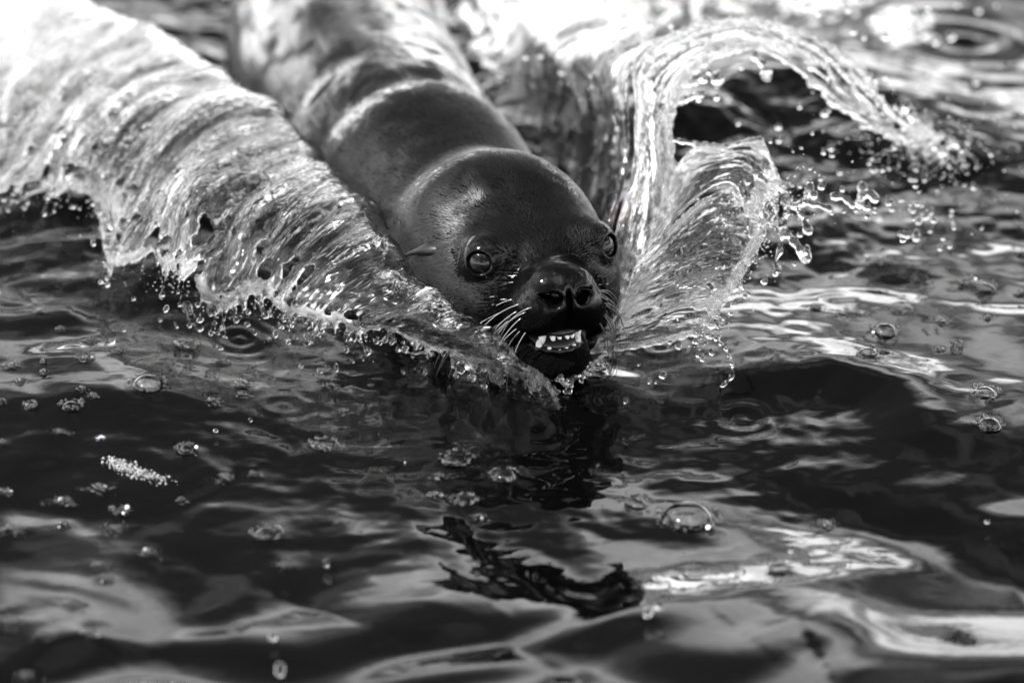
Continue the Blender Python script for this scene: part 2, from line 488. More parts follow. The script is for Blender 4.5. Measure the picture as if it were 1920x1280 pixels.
# film of water: bridge of the nose, forehead right side, folds of the neck, back
al_ = np.abs(l_)
wet = np.zeros(len(BV))
wet = np.maximum(wet, 0.55 * sstep(0.135, 0.10, a_) * sstep(0.05, 0.03, al_) * sstep(0.095, 0.11, z_))
wet = np.maximum(wet, sstep(0.02, 0.07, l_) * sstep(0.13, 0.17, z_) * sstep(0.12, 0.2, a_) * (a_ < 0.33))
for c0, wd in ((0.275, 0.035), (0.545, 0.05), (0.66, 0.06), (0.85, 0.14), (1.1, 0.3)):
    f = np.exp(-((a_ - c0 - 0.03 * noise(l_*22, a_*9, 0, 8) - 0.012 * noise(l_*60, a_*30, 0, 9)) / wd) ** 2)
    wet = np.maximum(wet, f * sstep(0.08, 0.13, z_))
er_ = np.sqrt((a_-EYE[0])**2 + (al_-EYE[1])**2 + (z_-EYE[2])**2)
wet = np.maximum(wet, 0.6 * sstep(0.042, 0.028, er_))
wet = np.maximum(wet, 1.0 * sstep(0.52, 0.62, a_) * sstep(0.02, 0.08, z_) * sstep(-0.3, 0.25, noise(a_*7, l_*34, z_*34, 12)))
wet = np.maximum(wet, 0.7 * sstep(0.045, 0.03, a_) * sstep(0.098, 0.106, z_))
wet *= sstep(-0.35, 0.15, noise(a_*30, l_*30, z_*30, 11) + 0.25 * wet)
lion = empty('sea_lion', to_world(0.6, 0, 0))
tag(lion, 'dark wet sea lion swimming forward with bared teeth between two bow waves', 'sea lion')
LO = np.array(lion.location)
body = mesh_obj('body', to_world(BV[:, 0], BV[:, 1], BV[:, 2]) - LO, BF, M['fur'], lion)
add_attr(body, 'loc', BV); add_attr(body, 'wet', wet)
tag(body, 'sleek black wet coat with short fur')

def Lw(a, l, z): return to_world(np.array([a]), np.array([l]), np.array([z]))[0] - LO
# eyes
for s in (-1, 1):
    v, f = ico(4)
    g = GAZE(s) / np.linalg.norm(GAZE(s))
    bul = np.clip(v @ g, 0, 1) ** 8
    pts = v * (EYE_R * (1 + 0.03 * bul))[:, None] + np.array([EYE[0], EYE[1] * s, EYE[2]])
    mesh_obj('eye', to_world(pts[:, 0], pts[:, 1], pts[:, 2]) - LO, f, M['eye'], lion)
# ears: small rolled cones lying back along the head
for s in (-1, 1):
    V = []; F = []; nu, nv = 14, 12
    l0 = next(q for q in np.linspace(0.16, 0.05, 200) if sdf(np.array([0.170]), np.array([q]), np.array([0.126]))[0] < 0)
    base = np.array([0.160, (l0 - 0.010) * s, 0.128]); tip = base + np.array([0.032, 0.034 * s, -0.012])
    ax = (tip - base); L = np.linalg.norm(ax); ax /= L
    u1 = np.cross(ax, [0, 0, 1.0]); u1 /= np.linalg.norm(u1); u2 = np.cross(u1, ax)
    for i in range(nu):
        t = i / (nu - 1)
        r = 0.0115 * (1 - t) ** 0.6 * (0.75 + 0.6 * math.sin(math.pi * min(1, t * 1.3 + .1))) + 0.0004
        cc = base + ax * L * (t * 1.15 - 0.15) + u2 * (-0.006 * t * t)
        for j in range(nv):
            th = 2 * math.pi * j / nv
            dent = 1 - 0.55 * max(0, math.cos(th - 1.2)) * (1 - t)
            V.append(cc + (u1 * math.cos(th) + u2 * math.sin(th) * 0.75) * r * dent)
    for i in range(nu - 1):
        for j in range(nv):
            F.append((i*nv+j, i*nv+(j+1) % nv, (i+1)*nv+(j+1) % nv, (i+1)*nv+j))
    F.append(tuple(range((nu-1)*nv, nu*nv)))
    V = np.array(V)
    mesh_obj('ear', to_world(V[:, 0], V[:, 1], V[:, 2]) - LO, F, M['skin'], lion)
# mouth: lining, tongue, teeth
v, f = ico(3)
p = v * np.array([0.035, 0.027, 0.0065]) + np.array([0.050, 0, 0.0500])
p[:, 2] += 2.0 * p[:, 1] ** 2
mesh_obj('tongue', to_world(p[:, 0], p[:, 1], p[:, 2]) - LO, f, M['tongue'], lion)
def gum(z0, r, up):
    V = []; F = []; n, k = 28, 8
    for i in range(n):
        th = -1.75 + 3.5 * i / (n - 1)
        cx, cl = 0.040 - 0.026 * math.cos(th), 0.025 * math.sin(th)
        for j in range(k):
            q = 2 * math.pi * j / k
            rr = r * (1 + 0.12 * math.sin(i * 1.7))
            V.append((cx - rr * math.cos(q) * math.cos(th), cl + rr * math.cos(q) * math.sin(th), z0 + rr * math.sin(q) * 0.9 + 2.0 * cl * cl))
    for i in range(n - 1):
        for j in range(k): F.append((i*k+j, i*k+(j+1) % k, (i+1)*k+(j+1) % k, (i+1)*k+j))
    V = np.array(V)
    return mesh_obj('gum', to_world(V[:, 0], V[:, 1], V[:, 2]) - LO, F, M['mouth'], lion)
upper_gum = gum(0.0680, 0.0050, 1); lower_gum = gum(0.0448, 0.0050, 0)
def tooth(th, z0, length, r, up, lean=0.0, blunt=False):
    """a tooth on the arch of the jaw, tapering to its tip"""
    V = []; F = []; n, k = 7, 8
    cx, cl = 0.044 - 0.0275 * math.cos(th) + random.uniform(-.001, .001), 0.0255 * math.sin(th) + random.uniform(-.0007, .0007)
    for i in range(n):
        t = i / (n - 1)
        rr = r * ((1 - 0.12 * t - 0.45 * t ** 8) if blunt else (1 - 0.25 * t - 0.7 * t ** 4))
        zz = z0 + (1 if up else -1) * length * (t - 0.2) + 2.0 * cl * cl
        for j in range(k):
            q = 2 * math.pi * j / k
            V.append((cx + rr * math.cos(q) - 0.003 * t * t, cl * (1 + lean * t) + rr * 0.9 * math.sin(q), zz))
    for i in range(n - 1):
        for j in range(k): F.append((i*k+j, i*k+(j+1) % k, (i+1)*k+(j+1) % k, (i+1)*k+j))
    F.append(tuple(range((n-1)*k, n*k))); F.append(tuple(range(k))[::-1])
    V = np.array(V)
    return mesh_obj('tooth', to_world(V[:, 0], V[:, 1], V[:, 2]) - LO, F, M['tooth'], lower_gum if up else upper_gum)
for s in (-1, 1):
    tooth(0.90 * s, 0.0675, 0.0190, 0.0064, False)
    tooth(1.02 * s, 0.0465, 0.0145, 0.0050, True, 0.06)
    for k, th in enumerate((0.15, 0.46)):
        tooth(th * s, 0.0665, 0.0062 + 0.0022 * k + 0.002 * random.random(), 0.0034 + 0.0006 * k, False, 0, True)
    for th in (0.19, 0.6):
        tooth(th * s, 0.0452, 0.0045 + 0.0035 * random.random(), 0.0034, True, 0, True)
# whiskers
def tube(pts, r0, r1, k=5):
    pts = np.asarray(pts); V = []; F = []; n = len(pts)
    for i in range(n):
        d = pts[min(i+1, n-1)] - pts[max(i-1, 0)]; d /= np.linalg.norm(d)
        u = np.cross(d, [0.3, 0.2, 0.93]); u /= np.linalg.norm(u); vv = np.cross(d, u)
        r = r0 + (r1 - r0) * i / (n - 1)
        for j in range(k):
            q = 2 * math.pi * j / k
            V.append(pts[i] + (u * math.cos(q) + vv * math.sin(q)) * r)
    for i in range(n - 1):
        for j in range(k): F.append((i*k+j, i*k+(j+1) % k, (i+1)*k+(j+1) % k, (i+1)*k+j))
    F.append(tuple(range(k))[::-1]); F.append(tuple(range((n-1)*k, n*k)))
    return np.array(V), F
for s in (-1, 1):
    for row in range(5):
        for col in range(5 if row < 4 else 3):
            if random.random() < 0.22: continue
            a0 = 0.010 + 0.012 * col + 0.006 * random.random()
            z0 = 0.103 - 0.0080 * row + 0.004 * random.random() - 0.001 * col
            # march from inside the pad outward to its skin
            l0 = 0.0
            for q in np.linspace(0.07, 0.0, 120):
                if sdf(np.array([a0]), np.array([q]), np.array([z0]))[0] < 0: l0 = q; break
            if l0 < 0.012: continue
            ln = 0.038 + 0.015 * col + 0.034 * random.random()
            out = np.array([0.30 + 0.13 * col + 0.15 * random.uniform(-1, 1), 0.75, -0.28 - 0.16 * row + 0.16 * random.uniform(-1, 1)])
            out /= np.linalg.norm(out)
            crv = np.array([0.10, -0.25, -0.50 + 0.25 * random.uniform(-1, 1)])
            pts = []
            for t in np.linspace(-0.06, 1, 11):
                q = np.array([a0, l0, z0]) + out * ln * t + crv * ln * t * t * (t > 0)
                pts.append(to_world(q[0], q[1] * s, q[2]) - LO)
            V, F = tube(pts, 0.00082, 0.00024)
            mesh_obj('whisker', V, F, M['whisker'], lion)
# short wet hairs standing off the coat
def fur():
    tri = np.stack([BV[BF[:, 0]], BV[BF[:, 1]], BV[BF[:, 2]], BV[BF[:, 3]]], 1)
    ar = np.linalg.norm(np.cross(tri[:, 1] - tri[:, 0], tri[:, 3] - tri[:, 0]), axis=1)
    cen = tri.mean(1)
    fa, fl, fz = cen.T
    er = np.sqrt((fa-EYE[0])**2 + (np.abs(fl)-EYE[1])**2 + (fz-EYE[2])**2)
    dens = ar * sstep(0.045, 0.08, fa) * (1 - 0.9 * sstep(0.42, 0.62, fa)) * (fz > 0.0) * sstep(0.026, 0.032, er) * (1 - 0.6 * wet[BF[:, 0]])
    dens /= dens.sum()
    N = 150000
    pick = RNG.choice(len(BF), N, p=dens)
    uu = RNG.random((N, 2))
    p = (tri[pick, 0] * ((1-uu[:, 0])*(1-uu[:, 1]))[:, None] + tri[pick, 1] * (uu[:, 0]*(1-uu[:, 1]))[:, None] + tri[pick, 2] * (uu[:, 0]*uu[:, 1])[:, None] + tri[pick, 3] * ((1-uu[:, 0])*uu[:, 1])[:, None])
    nn = BN[BF[pick, 0]]
    flow = np.stack([np.ones(N), 0.5 * np.sign(p[:, 1]) * sstep(0, 0.06, np.abs(p[:, 1])), -0.35 + 0 * p[:, 0]], 1)
    ang = 0.9 * noise(p[:, 0]*45, p[:, 1]*45, p[:, 2]*45, 21)
    flow += np.stack([0*ang, ang, 0.7 * noise(p[:, 0]*45, p[:, 1]*45, p[:, 2]*45, 22)], 1) + RNG.normal(0, 0.15, (N, 3))
    flow -= nn * (flow * nn).sum(1)[:, None]
    flow /= np.linalg.norm(flow, axis=1)[:, None]
    d = flow + nn * (0.10 + 0.12 * RNG.random(N))[:, None]
    side = np.cross(d, nn); side /= np.linalg.norm(side, axis=1)[:, None]
    ln = 0.005 + 0.006 * RNG.random(N)
    wdt = 0.00026 + 0.00022 * RNG.random(N)
    A = p - side * wdt[:, None] - nn * 0.0002; B = p + side * wdt[:, None] - nn * 0.0002; T = p + d * ln[:, None]
    V = np.stack([A, B, T], 1).reshape(-1, 3)
    F = np.arange(3 * N).reshape(-1, 3)
    o = mesh_obj('fur', to_world(V[:, 0], V[:, 1], V[:, 2]) - LO, F, M['hair'], lion, smooth=False)
    o['kind'] = 'stuff'
fur()
# ------------------------------------------------------------------ the sea surface
def axis(lo, hi, step, far, grow=1.12):
    mid = list(np.arange(lo, hi, step)); a = []; s = step; x = lo
    while x > -far: s *= grow; x -= s; a.append(x)
    b = []; s = step; x = mid[-1]
    while x < far: s *= grow; x += s; b.append(x)
    return np.array(a[::-1] + mid + b)
def poly_dist(X, Y, pts):
    best = np.full(X.shape, 1e9); side = np.zeros(X.shape); along = np.zeros(X.shape); n = len(pts) - 1; k = 0
    for (x0, y0), (x1, y1) in zip(pts[:-1], pts[1:]):
        dx, dy = x1 - x0, y1 - y0; L = dx*dx + dy*dy
        t = np.clip(((X-x0)*dx + (Y-y0)*dy) / L, 0, 1)
        ex, ey = X - x0 - t*dx, Y - y0 - t*dy
        d = np.hypot(ex, ey); m = d < best
        best = np.where(m, d, best); along = np.where(m, (k + t) / n, along); k += 1; side = np.where(m, np.sign(dx*ey - dy*ex), side)
    return best * side, np.sin(math.pi * np.clip(along, 0, 1)) ** 0.8
MOUNDS = []     # (x, y, radius, height) where a floating bubble lifts the surface
RIDGES = [
    ([(1180, 300), (1330, 215), (1500, 190), (1680, 240), (1880, 330)], 0.060, 0.14, 0.13),
    ([(-150, 330), (60, 350), (250, 440), (430, 520), (600, 560)], 0.026, 0.10, 0.12),      # crest lines traced in the photograph: points, height, width of the far side, width of the near side
    ([(1230, 720), (1400, 700), (1560, 690), (1680, 720), (1760, 790), (1900, 830)], 0.016, 0.07, 0.05),
    ([(600, 1075), (720, 1020), (800, 985), (900, 975)], 0.010, 0.12, 0.09),
    ([(-40, 540), (120, 660), (330, 760), (520, 830)], 0.012, 0.10, 0.14),
    ([(1000, 1180), (1300, 1080), (1600, 1050), (1920, 1030)], 0.014, 0.07, 0.10),
    ([(1250, 1260), (1500, 1140), (1700, 1180), (1950, 1240)], 0.014, 0.10, 0.07),
]
RINGS = [(448, 630, 0.05, 0.0018), (1810, 75, 0.14, 0.004), (530, 745, 0.05, 0.0010), (700, 705, 0.05, 0.0010), (1390, 760, 0.06, 0.0010), (1240, 650, 0.05, 0.0012), (1000, 770, 0.06, 0.0016)]
def height(X, Y):
    near = sstep(4.0, 1.2, np.hypot(X, Y))
    fg = 0.45 + 0.55 * sstep(-0.25, -0.65, Y)          # the open water ahead of the animal rolls more
    # open sea: long low swell, fading out of the detailed patch
    H = 0.028 * fg * noise(X*1.7 + 0.5*noise(X*1.3, Y*1.3, 3.1), Y*2.3, 0.3, 31) * near
    H += 0.0150 * fg * noise(X*4.2 + 0.8*noise(X*3, Y*3, 1), Y*5.2 + 0.6*noise(X*3, Y*3, 8), 0.7, 32) * near
    H += 0.06 * noise(X*0.25, Y*0.3, 0.5, 33) * (1 - near)
    # the swell the animal pushes ahead of itself: its face falls towards the open water, then the sea rises again
    H += -0.040 * np.where(Y > -0.72, sstep(0.10, -0.72, Y + 0.05*noise(X*1.5, 0.3, 0.2, 39)), 1 - 2.3*sstep(-0.72, -1.7, Y)) * near
    H += 0.0045 * noise(X*7 + 1.2*noise(X*4, Y*4, 5), Y*10 + 0.8*noise(X*4, Y*4, 6), 0.7, 38) * near
    # churned water beside and behind the animal
    px = X + 0.13; py = Y - 0.35
    churn = np.exp(-((px/0.55)**2 + (py/0.75)**2)) * near
    wk = sstep(-0.1, 0.6, Y) * near * sstep(1.5, 0.7, np.abs(X))
    H += (0.0022 + 0.024 * wk) * churn * fbm(X*11, Y*11, 0.2, 34, 3)
    mid = np.exp(-(((X-0.02)/0.42)**2 + ((Y+0.22)/0.28)**2)) * near
    H += 0.0024 * mid * fbm(X*17 + noise(X*6, Y*6, 2), Y*26, 0.9, 35, 3)
    H += 0.00035 * (churn*0.8 + mid) * noise(X*70, Y*95, 0.4, 36)
    for pts, h, wf, wn in RIDGES:
        g = [tuple(P(a, b)[:2]) for a, b in pts]
        d, env = poly_dist(X, Y, g)
        d = d + 0.012 * noise(X*7, Y*7, 0.5, 37)
        H += h * env * np.where(d > 0, np.exp(-(d/wf)**2), np.exp(-(d/wn)**2)) * near
    for a, b, R, am in RINGS:
        c = P(a, b); r = np.hypot(X-c[0], Y-c[1])
        H += am * np.cos(r / R * 2 * math.pi * 2.2) * np.exp(-(r/R)**2 * 1.6)
    for x, y, R, h in MOUNDS:
        r2 = ((X-x)**2 + (Y-y)**2) / (R*R)
        H = np.where(r2 < 9, H + h * np.exp(-r2 * 0.9), H)
    # water heaped up against the chest and chin
    q = np.stack([X - NOSE[0], Y - NOSE[1]], -1)
    a = -(q[..., 0]*FWD[0] + q[..., 1]*FWD[1]); l = q[..., 0]*RGT[0] + q[..., 1]*RGT[1]
    H += 0.018 * np.exp(-((a-0.03)/0.05)**2 - (l/0.07)**2)
    return H

hz = lambda x, y: float(height(np.array([[x]]), np.array([[y]]))[0, 0])
def PW(px, py):
    """the point of the sea surface seen at a photo pixel"""
    z = 0.0
    for _ in range(4):
        q = P(px, py, z); z = hz(q[0], q[1])
    return np.array([q[0], q[1], z])
# ------------------------------------------------------------------ splashes: sheets of water from traced control points
def catmull(P0, t):
    """P0: (n, ..., 3) control points, t in [0, n-1] -> points"""
    n = len(P0)
    i = np.clip(np.floor(t).astype(int), 0, n - 2); f = (t - i).reshape(-1, *([1] * (P0.ndim - 1)))
    g = lambda k: P0[np.clip(k, 0, n - 1)]
    p0, p1, p2, p3 = g(i-1), g(i), g(i+1), g(i+2)
    p0 = np.where((i == 0).reshape(f.shape), 2*p1 - p2, p0); p3 = np.where((i == n-2).reshape(f.shape), 2*p2 - p1, p3)
    return 0.5 * (2*p1 + (p2-p0)*f + (2*p0 - 5*p1 + 4*p2 - p3)*f*f + (3*p1 - p0 - 3*p2 + p3)*f**3)
def vnormals(V, F):
    N = np.zeros_like(V)
    a, b, c = V[F[:, 0]], V[F[:, 1]], V[F[:, 2]]
    n = np.cross(b - a, V[F[:, -1]] - a) if F.shape[1] == 4 else np.cross(b - a, c - a)
    for k in range(F.shape[1]): np.add.at(N, F[:, k], n)
    return N / (np.linalg.norm(N, axis=1)[:, None] + 1e-12)
def strand_balls(pts, r0, r1, bulb=0.0):
    """a thread of water: overlapping balls along a curve, swelling here and there, with a bulb at its end"""
    pts = np.asarray(pts, float)
    seg = np.linalg.norm(np.diff(pts, axis=0), axis=1); S = np.concatenate([[0], np.cumsum(seg)])
    out = []; s = 0.0; ph = random.uniform(0, 6)
    while s < S[-1]:
        q = np.array([np.interp(s, S, pts[:, k]) for k in range(3)])
        t = s / S[-1]
        r = (r0 + (r1 - r0) * t) * (1 + 0.28 * math.sin(ph + s * 420))
        out.append((q, r)); s += r * 0.7
    if bulb: out.append((pts[-1], (bulb, bulb, bulb * 1.2)))
    return out
def liquid(name, V, F, extra, voxel, flow, froth, mat, disp=0.0008, fu=170, fv=24, smooth=3, parent=None):
    """fuse a sheet and its beads into one liquid surface"""
    nb = 0
    if extra:
        bv, bf = balls(extra, 2)
    me = bpy.data.meshes.new('tmp')
    tris = np.concatenate([F[:, [0, 1, 2]], F[:, [0, 2, 3]]]) if F is not None else np.zeros((0, 3), int)
    VV = V if V is not None else np.zeros((0, 3))
    if extra:
        tris = np.concatenate([tris, bf + len(VV)]); VV2 = np.concatenate([VV, bv])
    else: VV2 = VV
    me.vertices.add(len(VV2)); me.vertices.foreach_set('co', VV2.astype(np.float32).ravel())
    me.loops.add(tris.size); me.loops.foreach_set('vertex_index', tris.astype(np.int32).ravel())
    me.polygons.add(len(tris)); me.polygons.foreach_set('loop_start', np.arange(0, tris.size, 3, dtype=np.int32))
    me.update(calc_edges=True)
    o = bpy.data.objects.new('tmp', me); C.objects.link(o)
    rm = o.modifiers.new('r', 'REMESH'); rm.mode = 'VOXEL'; rm.voxel_size = voxel; rm.adaptivity = 0
    dg = bpy.context.evaluated_depsgraph_get()
    ev = o.evaluated_get(dg); m2 = ev.to_mesh()
    nv = len(m2.vertices); W = np.zeros(nv * 3, np.float32); m2.vertices.foreach_get('co', W); W = W.reshape(-1, 3).astype(float)
    nl = len(m2.loops); L = np.zeros(nl, np.int32); m2.loops.foreach_get('vertex_index', L)
    Q = L.reshape(-1, 4)
    ev.to_mesh_clear(); bpy.data.objects.remove(o); bpy.data.meshes.remove(me)
    src = VV2; fl = np.concatenate([flow, np.stack([bv[:, 0]*1.0, bv[:, 2]*1.0 + 7, bv[:, 1]], 1)]) if (extra and flow is not None) else (flow if flow is not None else np.stack([bv[:, 0], bv[:, 2] + 7, bv[:, 1]], 1))
    fr = np.concatenate([froth, np.full(len(bv), BEAD_FROTH)]) if (extra and froth is not None) else (froth if froth is not None else np.full(len(bv), BEAD_FROTH))
    step = max(1, len(src) // 60000)
    kd = kdtree.KDTree(len(src[::step]))
    for i, p in enumerate(src[::step]): kd.insert(p, i)
    kd.balance()
    near = np.array([kd.find(p)[1] for p in W]) * step
    fl = fl[near]; fr = fr[near]
    E = np.unique(np.sort(np.concatenate([Q[:, [0, 1]], Q[:, [1, 2]], Q[:, [2, 3]], Q[:, [3, 0]]]), 1), axis=0)
    deg = np.bincount(E.ravel(), minlength=len(W)).astype(float)
    def relax(x, it):                                # even out the steps left by the voxels
        x = x.reshape(len(W), -1)
        for _ in range(it):
            s_ = np.stack([np.bincount(E[:, 0], x[E[:, 1], k], len(W)) + np.bincount(E[:, 1], x[E[:, 0], k], len(W)) for k in range(x.shape[1])], 1)
            x = 0.4 * x + 0.6 * s_ / deg[:, None]
        return x
    fl = relax(fl, 6); fr = relax(fr, 4)[:, 0]
    W = relax(W, smooth)
    if disp:
        N = vnormals(W, Q)
        W = W + N * (disp * sstep(-0.5, 0.5, noise(fl[:, 0]*22, fl[:, 1]*12, 0.7, 53)) * (noise(fl[:, 0]*fu, fl[:, 1]*fv, 0.3, 51) + 0.6 * noise(fl[:, 0]*fu*.45, fl[:, 1]*fv*1.4, 0.3, 52) + 0.5 * noise(fl[:, 0]*95, fl[:, 1]*80, 0.3, 54)))[:, None]
    org = W.mean(0)
    ob = mesh_obj(name, W - org, Q, mat, parent); ob.location = tuple(org)
    add_attr(ob, 'flow', fl); add_attr(ob, 'froth', fr)
    return ob
BEAD_FROTH = 0.08
def sheet(name, rows, nu, nv, thick, froth, voxel=0.002, lip=0.12, lip_f=9.0, beads=0.9, fingers=14, finger_len=(0.008, 0.03),
          holes=0.0, extra=(), seed=0, wob=0.004, disp=0.0008, fu=170, fv=24, bead_r=(0.0018, 0.0042), lump=1.0):
    """rows: control stations; each runs along the flow from root to lip"""
    G = np.array([[P(*q) if len(q) == 3 else np.array(q[:3]) for q in r] for r in rows])
    A = catmull(G, np.linspace(0, len(G) - 1, nu))
    # arc length along each station, root to lip
    u01 = np.linspace(0, 1, nu); v01 = np.linspace(0, 1, nv)
    Bm = np.swapaxes(A, 0, 1)                    # (ncol, nu, 3)
    vmax = 1.05 - lip * (0.5 + 0.5 * fbm(u01 * lip_f, seed + 0.5, 0.2, 60 + seed, 3)) * 1.6
    vmax = np.clip(vmax, 0.3, 1.0)
    S = catmull(Bm, np.linspace(0, len(Bm) - 1, nv * 2))          # dense along v
    S = np.swapaxes(S, 0, 1)                     # (nu, 2nv, 3)
    X = np.zeros((nu, nv, 3))
    for k in range(3):
        for i in range(nu):
            X[i, :, k] = np.interp(v01 * vmax[i], np.linspace(0, 1, nv * 2), S[i, :, k])
    du = np.gradient(X, axis=0); dv = np.gradient(X, axis=1)
    N = np.cross(du, dv); N /= np.linalg.norm(N, axis=2)[..., None] + 1e-12
    fu_ = np.cumsum(np.linalg.norm(du, axis=2).mean(1)); fv_ = np.cumsum(np.linalg.norm(dv, axis=2), axis=1)
    U = np.broadcast_to(fu_[:, None], (nu, nv)); Vv = fv_
    X = X + N * (wob * (noise(U * 16, Vv * 7, 0.1, 61 + seed) + lump * noise(U * 7 + 0.6 * noise(U * 9, Vv * 9, 0.3), Vv * 6, 0.9, 66 + seed) + 0.55 * noise(U * 42, Vv * 10, 0.4, 62 + seed)))[..., None]
    vv = np.broadcast_to(v01, (nu, nv)); uu = np.broadcast_to(u01[:, None], (nu, nv))
    th = thick(uu, vv)[..., None] * 0.5
    idx = np.arange(nu * nv).reshape(nu, nv)
    keep = np.ones((nu - 1, nv - 1), bool)
    if holes:
        hn = noise(U * 34, Vv * 30, 0.2, 63 + seed) + 0.5 * noise(U * 70, Vv * 60, 0.2, 64 + seed)
        keep = (hn < (1.1 - holes * sstep(0.45, 0.95, vv)))[:-1, :-1]
    q = np.stack([idx[:-1, :-1], idx[1:, :-1], idx[1:, 1:], idx[:-1, 1:]], -1)[keep]
    n = nu * nv
    top = (X + N * th).reshape(-1, 3); bot = (X - N * th).reshape(-1, 3)
    e = np.concatenate([q[:, [0, 1]], q[:, [1, 2]], q[:, [2, 3]], q[:, [3, 0]]])
    key = np.sort(e, 1); kk = key[:, 0] * n + key[:, 1]
    un, inv, cnt = np.unique(kk, return_inverse=True, return_counts=True)
    be = e[cnt[inv] == 1]
    rim = np.stack([be[:, 1], be[:, 0], be[:, 0] + n, be[:, 1] + n], 1)
    F = np.concatenate([q, q[:, ::-1] + n, rim])
    V = np.concatenate([top, bot])
    flow = np.stack([U, Vv, 0 * U], -1).reshape(-1, 3); flow = np.concatenate([flow, flow])
    fr = froth(uu, vv).reshape(-1); fr = np.concatenate([fr, fr])
    ex = list(extra)
    rs = np.random.default_rng(100 + seed)
    if beads:
        i = 0.0
        while i < nu - 1:
            k = int(i); c = X[k, -1]
            r = rs.uniform(*bead_r)
            ex.append((c + rs.normal(0, 0.0012, 3), r)); i += rs.uniform(0.7, 2.2) / max(1e-6, np.linalg.norm(du[k, -1])) * r / beads
    LIPS.setdefault(name, []).extend([X[k, -1] for k in range(0, nu, 2)])
    for _ in range(fingers):
        k = rs.integers(2, nu - 2); c = X[k, -1]
        d = dv[k, -1] / (np.linalg.norm(dv[k, -1]) + 1e-9) + rs.normal(0, 0.25, 3) + np.array([0, -0.1, -0.35])
        d /= np.linalg.norm(d); ln = rs.uniform(*finger_len)
        pts = [c + d * ln * t + np.array([0, 0, -0.25 * ln]) * t * t for t in np.linspace(0, 1, 6)]
        ex += strand_balls(pts, rs.uniform(0.0018, 0.0030), rs.uniform(0.0011, 0.0017), rs.uniform(0.0024, 0.0042))
    return liquid(name, V, F, ex, voxel, flow, fr, M['splash'], disp, fu, fv)
LIPS = {}

# --- the bow wave on the left: root line down beside the body, crest, outer face, ragged lip
crest = [(1000, 690, .040), (940, 645, .062), (850, 588, .085), (762, 492, .105), (690, 396, .120), (600, 296, .130), (520, 216, .135), (430, 156, .135), (330, 92, .130), (200, 30, .120), (60, -40, .11)]
m1 = [(985, 695, .040), (915, 655, .064), (805, 597, .092), (705, 512, .115), (615, 418, .130), (505, 318, .140), (410, 240, .143), (310, 182, .142), (215, 135, .132), (110, 80, .120), (-40, 0, .10)]
m2 = [(978, 700, .035), (890, 664, .056), (755, 606, .082), (650, 545, .100), (545, 475, .110), (420, 395, .125), (305, 318, .125), (205, 270, .122), (100, 235, .112), (0, 180, .10), (-140, 120, .08)]
m3 = [(972, 703, .030), (868, 670, .045), (715, 612, .066), (612, 575, .078), (490, 540, .075), (365, 500, .085), (245, 430, .085), (170, 345, .090), (40, 315, .080), (-60, 290, .07), (-200, 220, .05)]
lipl = [(966, 705, .024), (850, 672, .034), (690, 615, .050), (592, 596, .056), (475, 585, .040), (345, 585, .040), (215, 505, .046), (165, 420, .055), (0, 385, .045), (-100, 360, .04), (-240, 300, .03)]
rows = []
for c_, a_m, b_m, c_m, d_m in zip(crest, m1, m2, m3, lipl):
    w0 = P(*c_)
    rows.append([tuple(w0 + np.array([0.035, 0.012, -w0[2] - 0.012])) + (1,), tuple(w0 + np.array([0.018, 0.006, -0.45 * w0[2]])) + (1,), c_, a_m, b_m, c_m, d_m])
def th_left(u, v): return 0.012 - 0.0090 * sstep(0.3, 0.9, v)
def fr_left(u, v):
    lipw = 0.22 * sstep(0.85, 1.0, v) + 0.20 * np.exp(-((u-0.29)/0.055)**2) * sstep(0.55, 0.8, v)
    top = 0.08 * np.exp(-((v-0.50)/0.14)**2) * sstep(0.25, 0.4, u) + 0.12 * sstep(0.42, 0.25, u) * np.exp(-((v-0.42)/0.10)**2)
    return np.clip(0.04 - 0.10 * sstep(0.55, 0.75, u) + lipw + top - 0.10 * sstep(0.34, 0.4, u) * sstep(0.62, 0.72, v) * sstep(0.95, 0.85, v), -0.15, 1)
ex = []
for path, r0, r1, bl in [
    ([(480, 545, .06), (485, 565, .055), (497, 590, .045)], .0042, .0026, .0052), ([(470, 535, .065), (505, 528, .075), (530, 545, .07)], .003, .002, .003),
    ([(600, 590, .055), (598, 604, .05)], .003, .0018, .0050), ([(350, 575, .04), (360, 600, .025), (375, 615, .01)], .006, .004, .005),
    ([(215, 470, .06), (205, 500, .04), (200, 520, .02)], .007, .004, .004), ([(190, 390, .07), (200, 430, .06), (205, 480, .05)], .007, .006, .005),
    ([(555, 560, .06), (560, 590, .05), (545, 602, .045)], .003, .002, .0045), ([(668, 610, .05), (675, 640, .04), (690, 658, .03)], .0045, .002, .005),
    ([(800, 660, .042), (770, 662, .038), (745, 655, .036)], .003, .002, .004), ([(985, 695, .035), (1000, 708, .025), (1004, 722, .018)], .003, .0015, .0035)]:
    ex += strand_balls([P(*q) for q in path], r0, r1, bl)
left = sheet('bow_wave', rows, 330, 130, th_left, fr_left, voxel=0.0022, lip=0.20, lip_f=15, fingers=100, holes=0.85, extra=ex, seed=1, lump=2.2, wob=0.0065, disp=0.0015, fu=58, fv=12)
tag(left, 'broad streaked bow wave with a long ragged lip, reaching from the muzzle far back', 'wave')

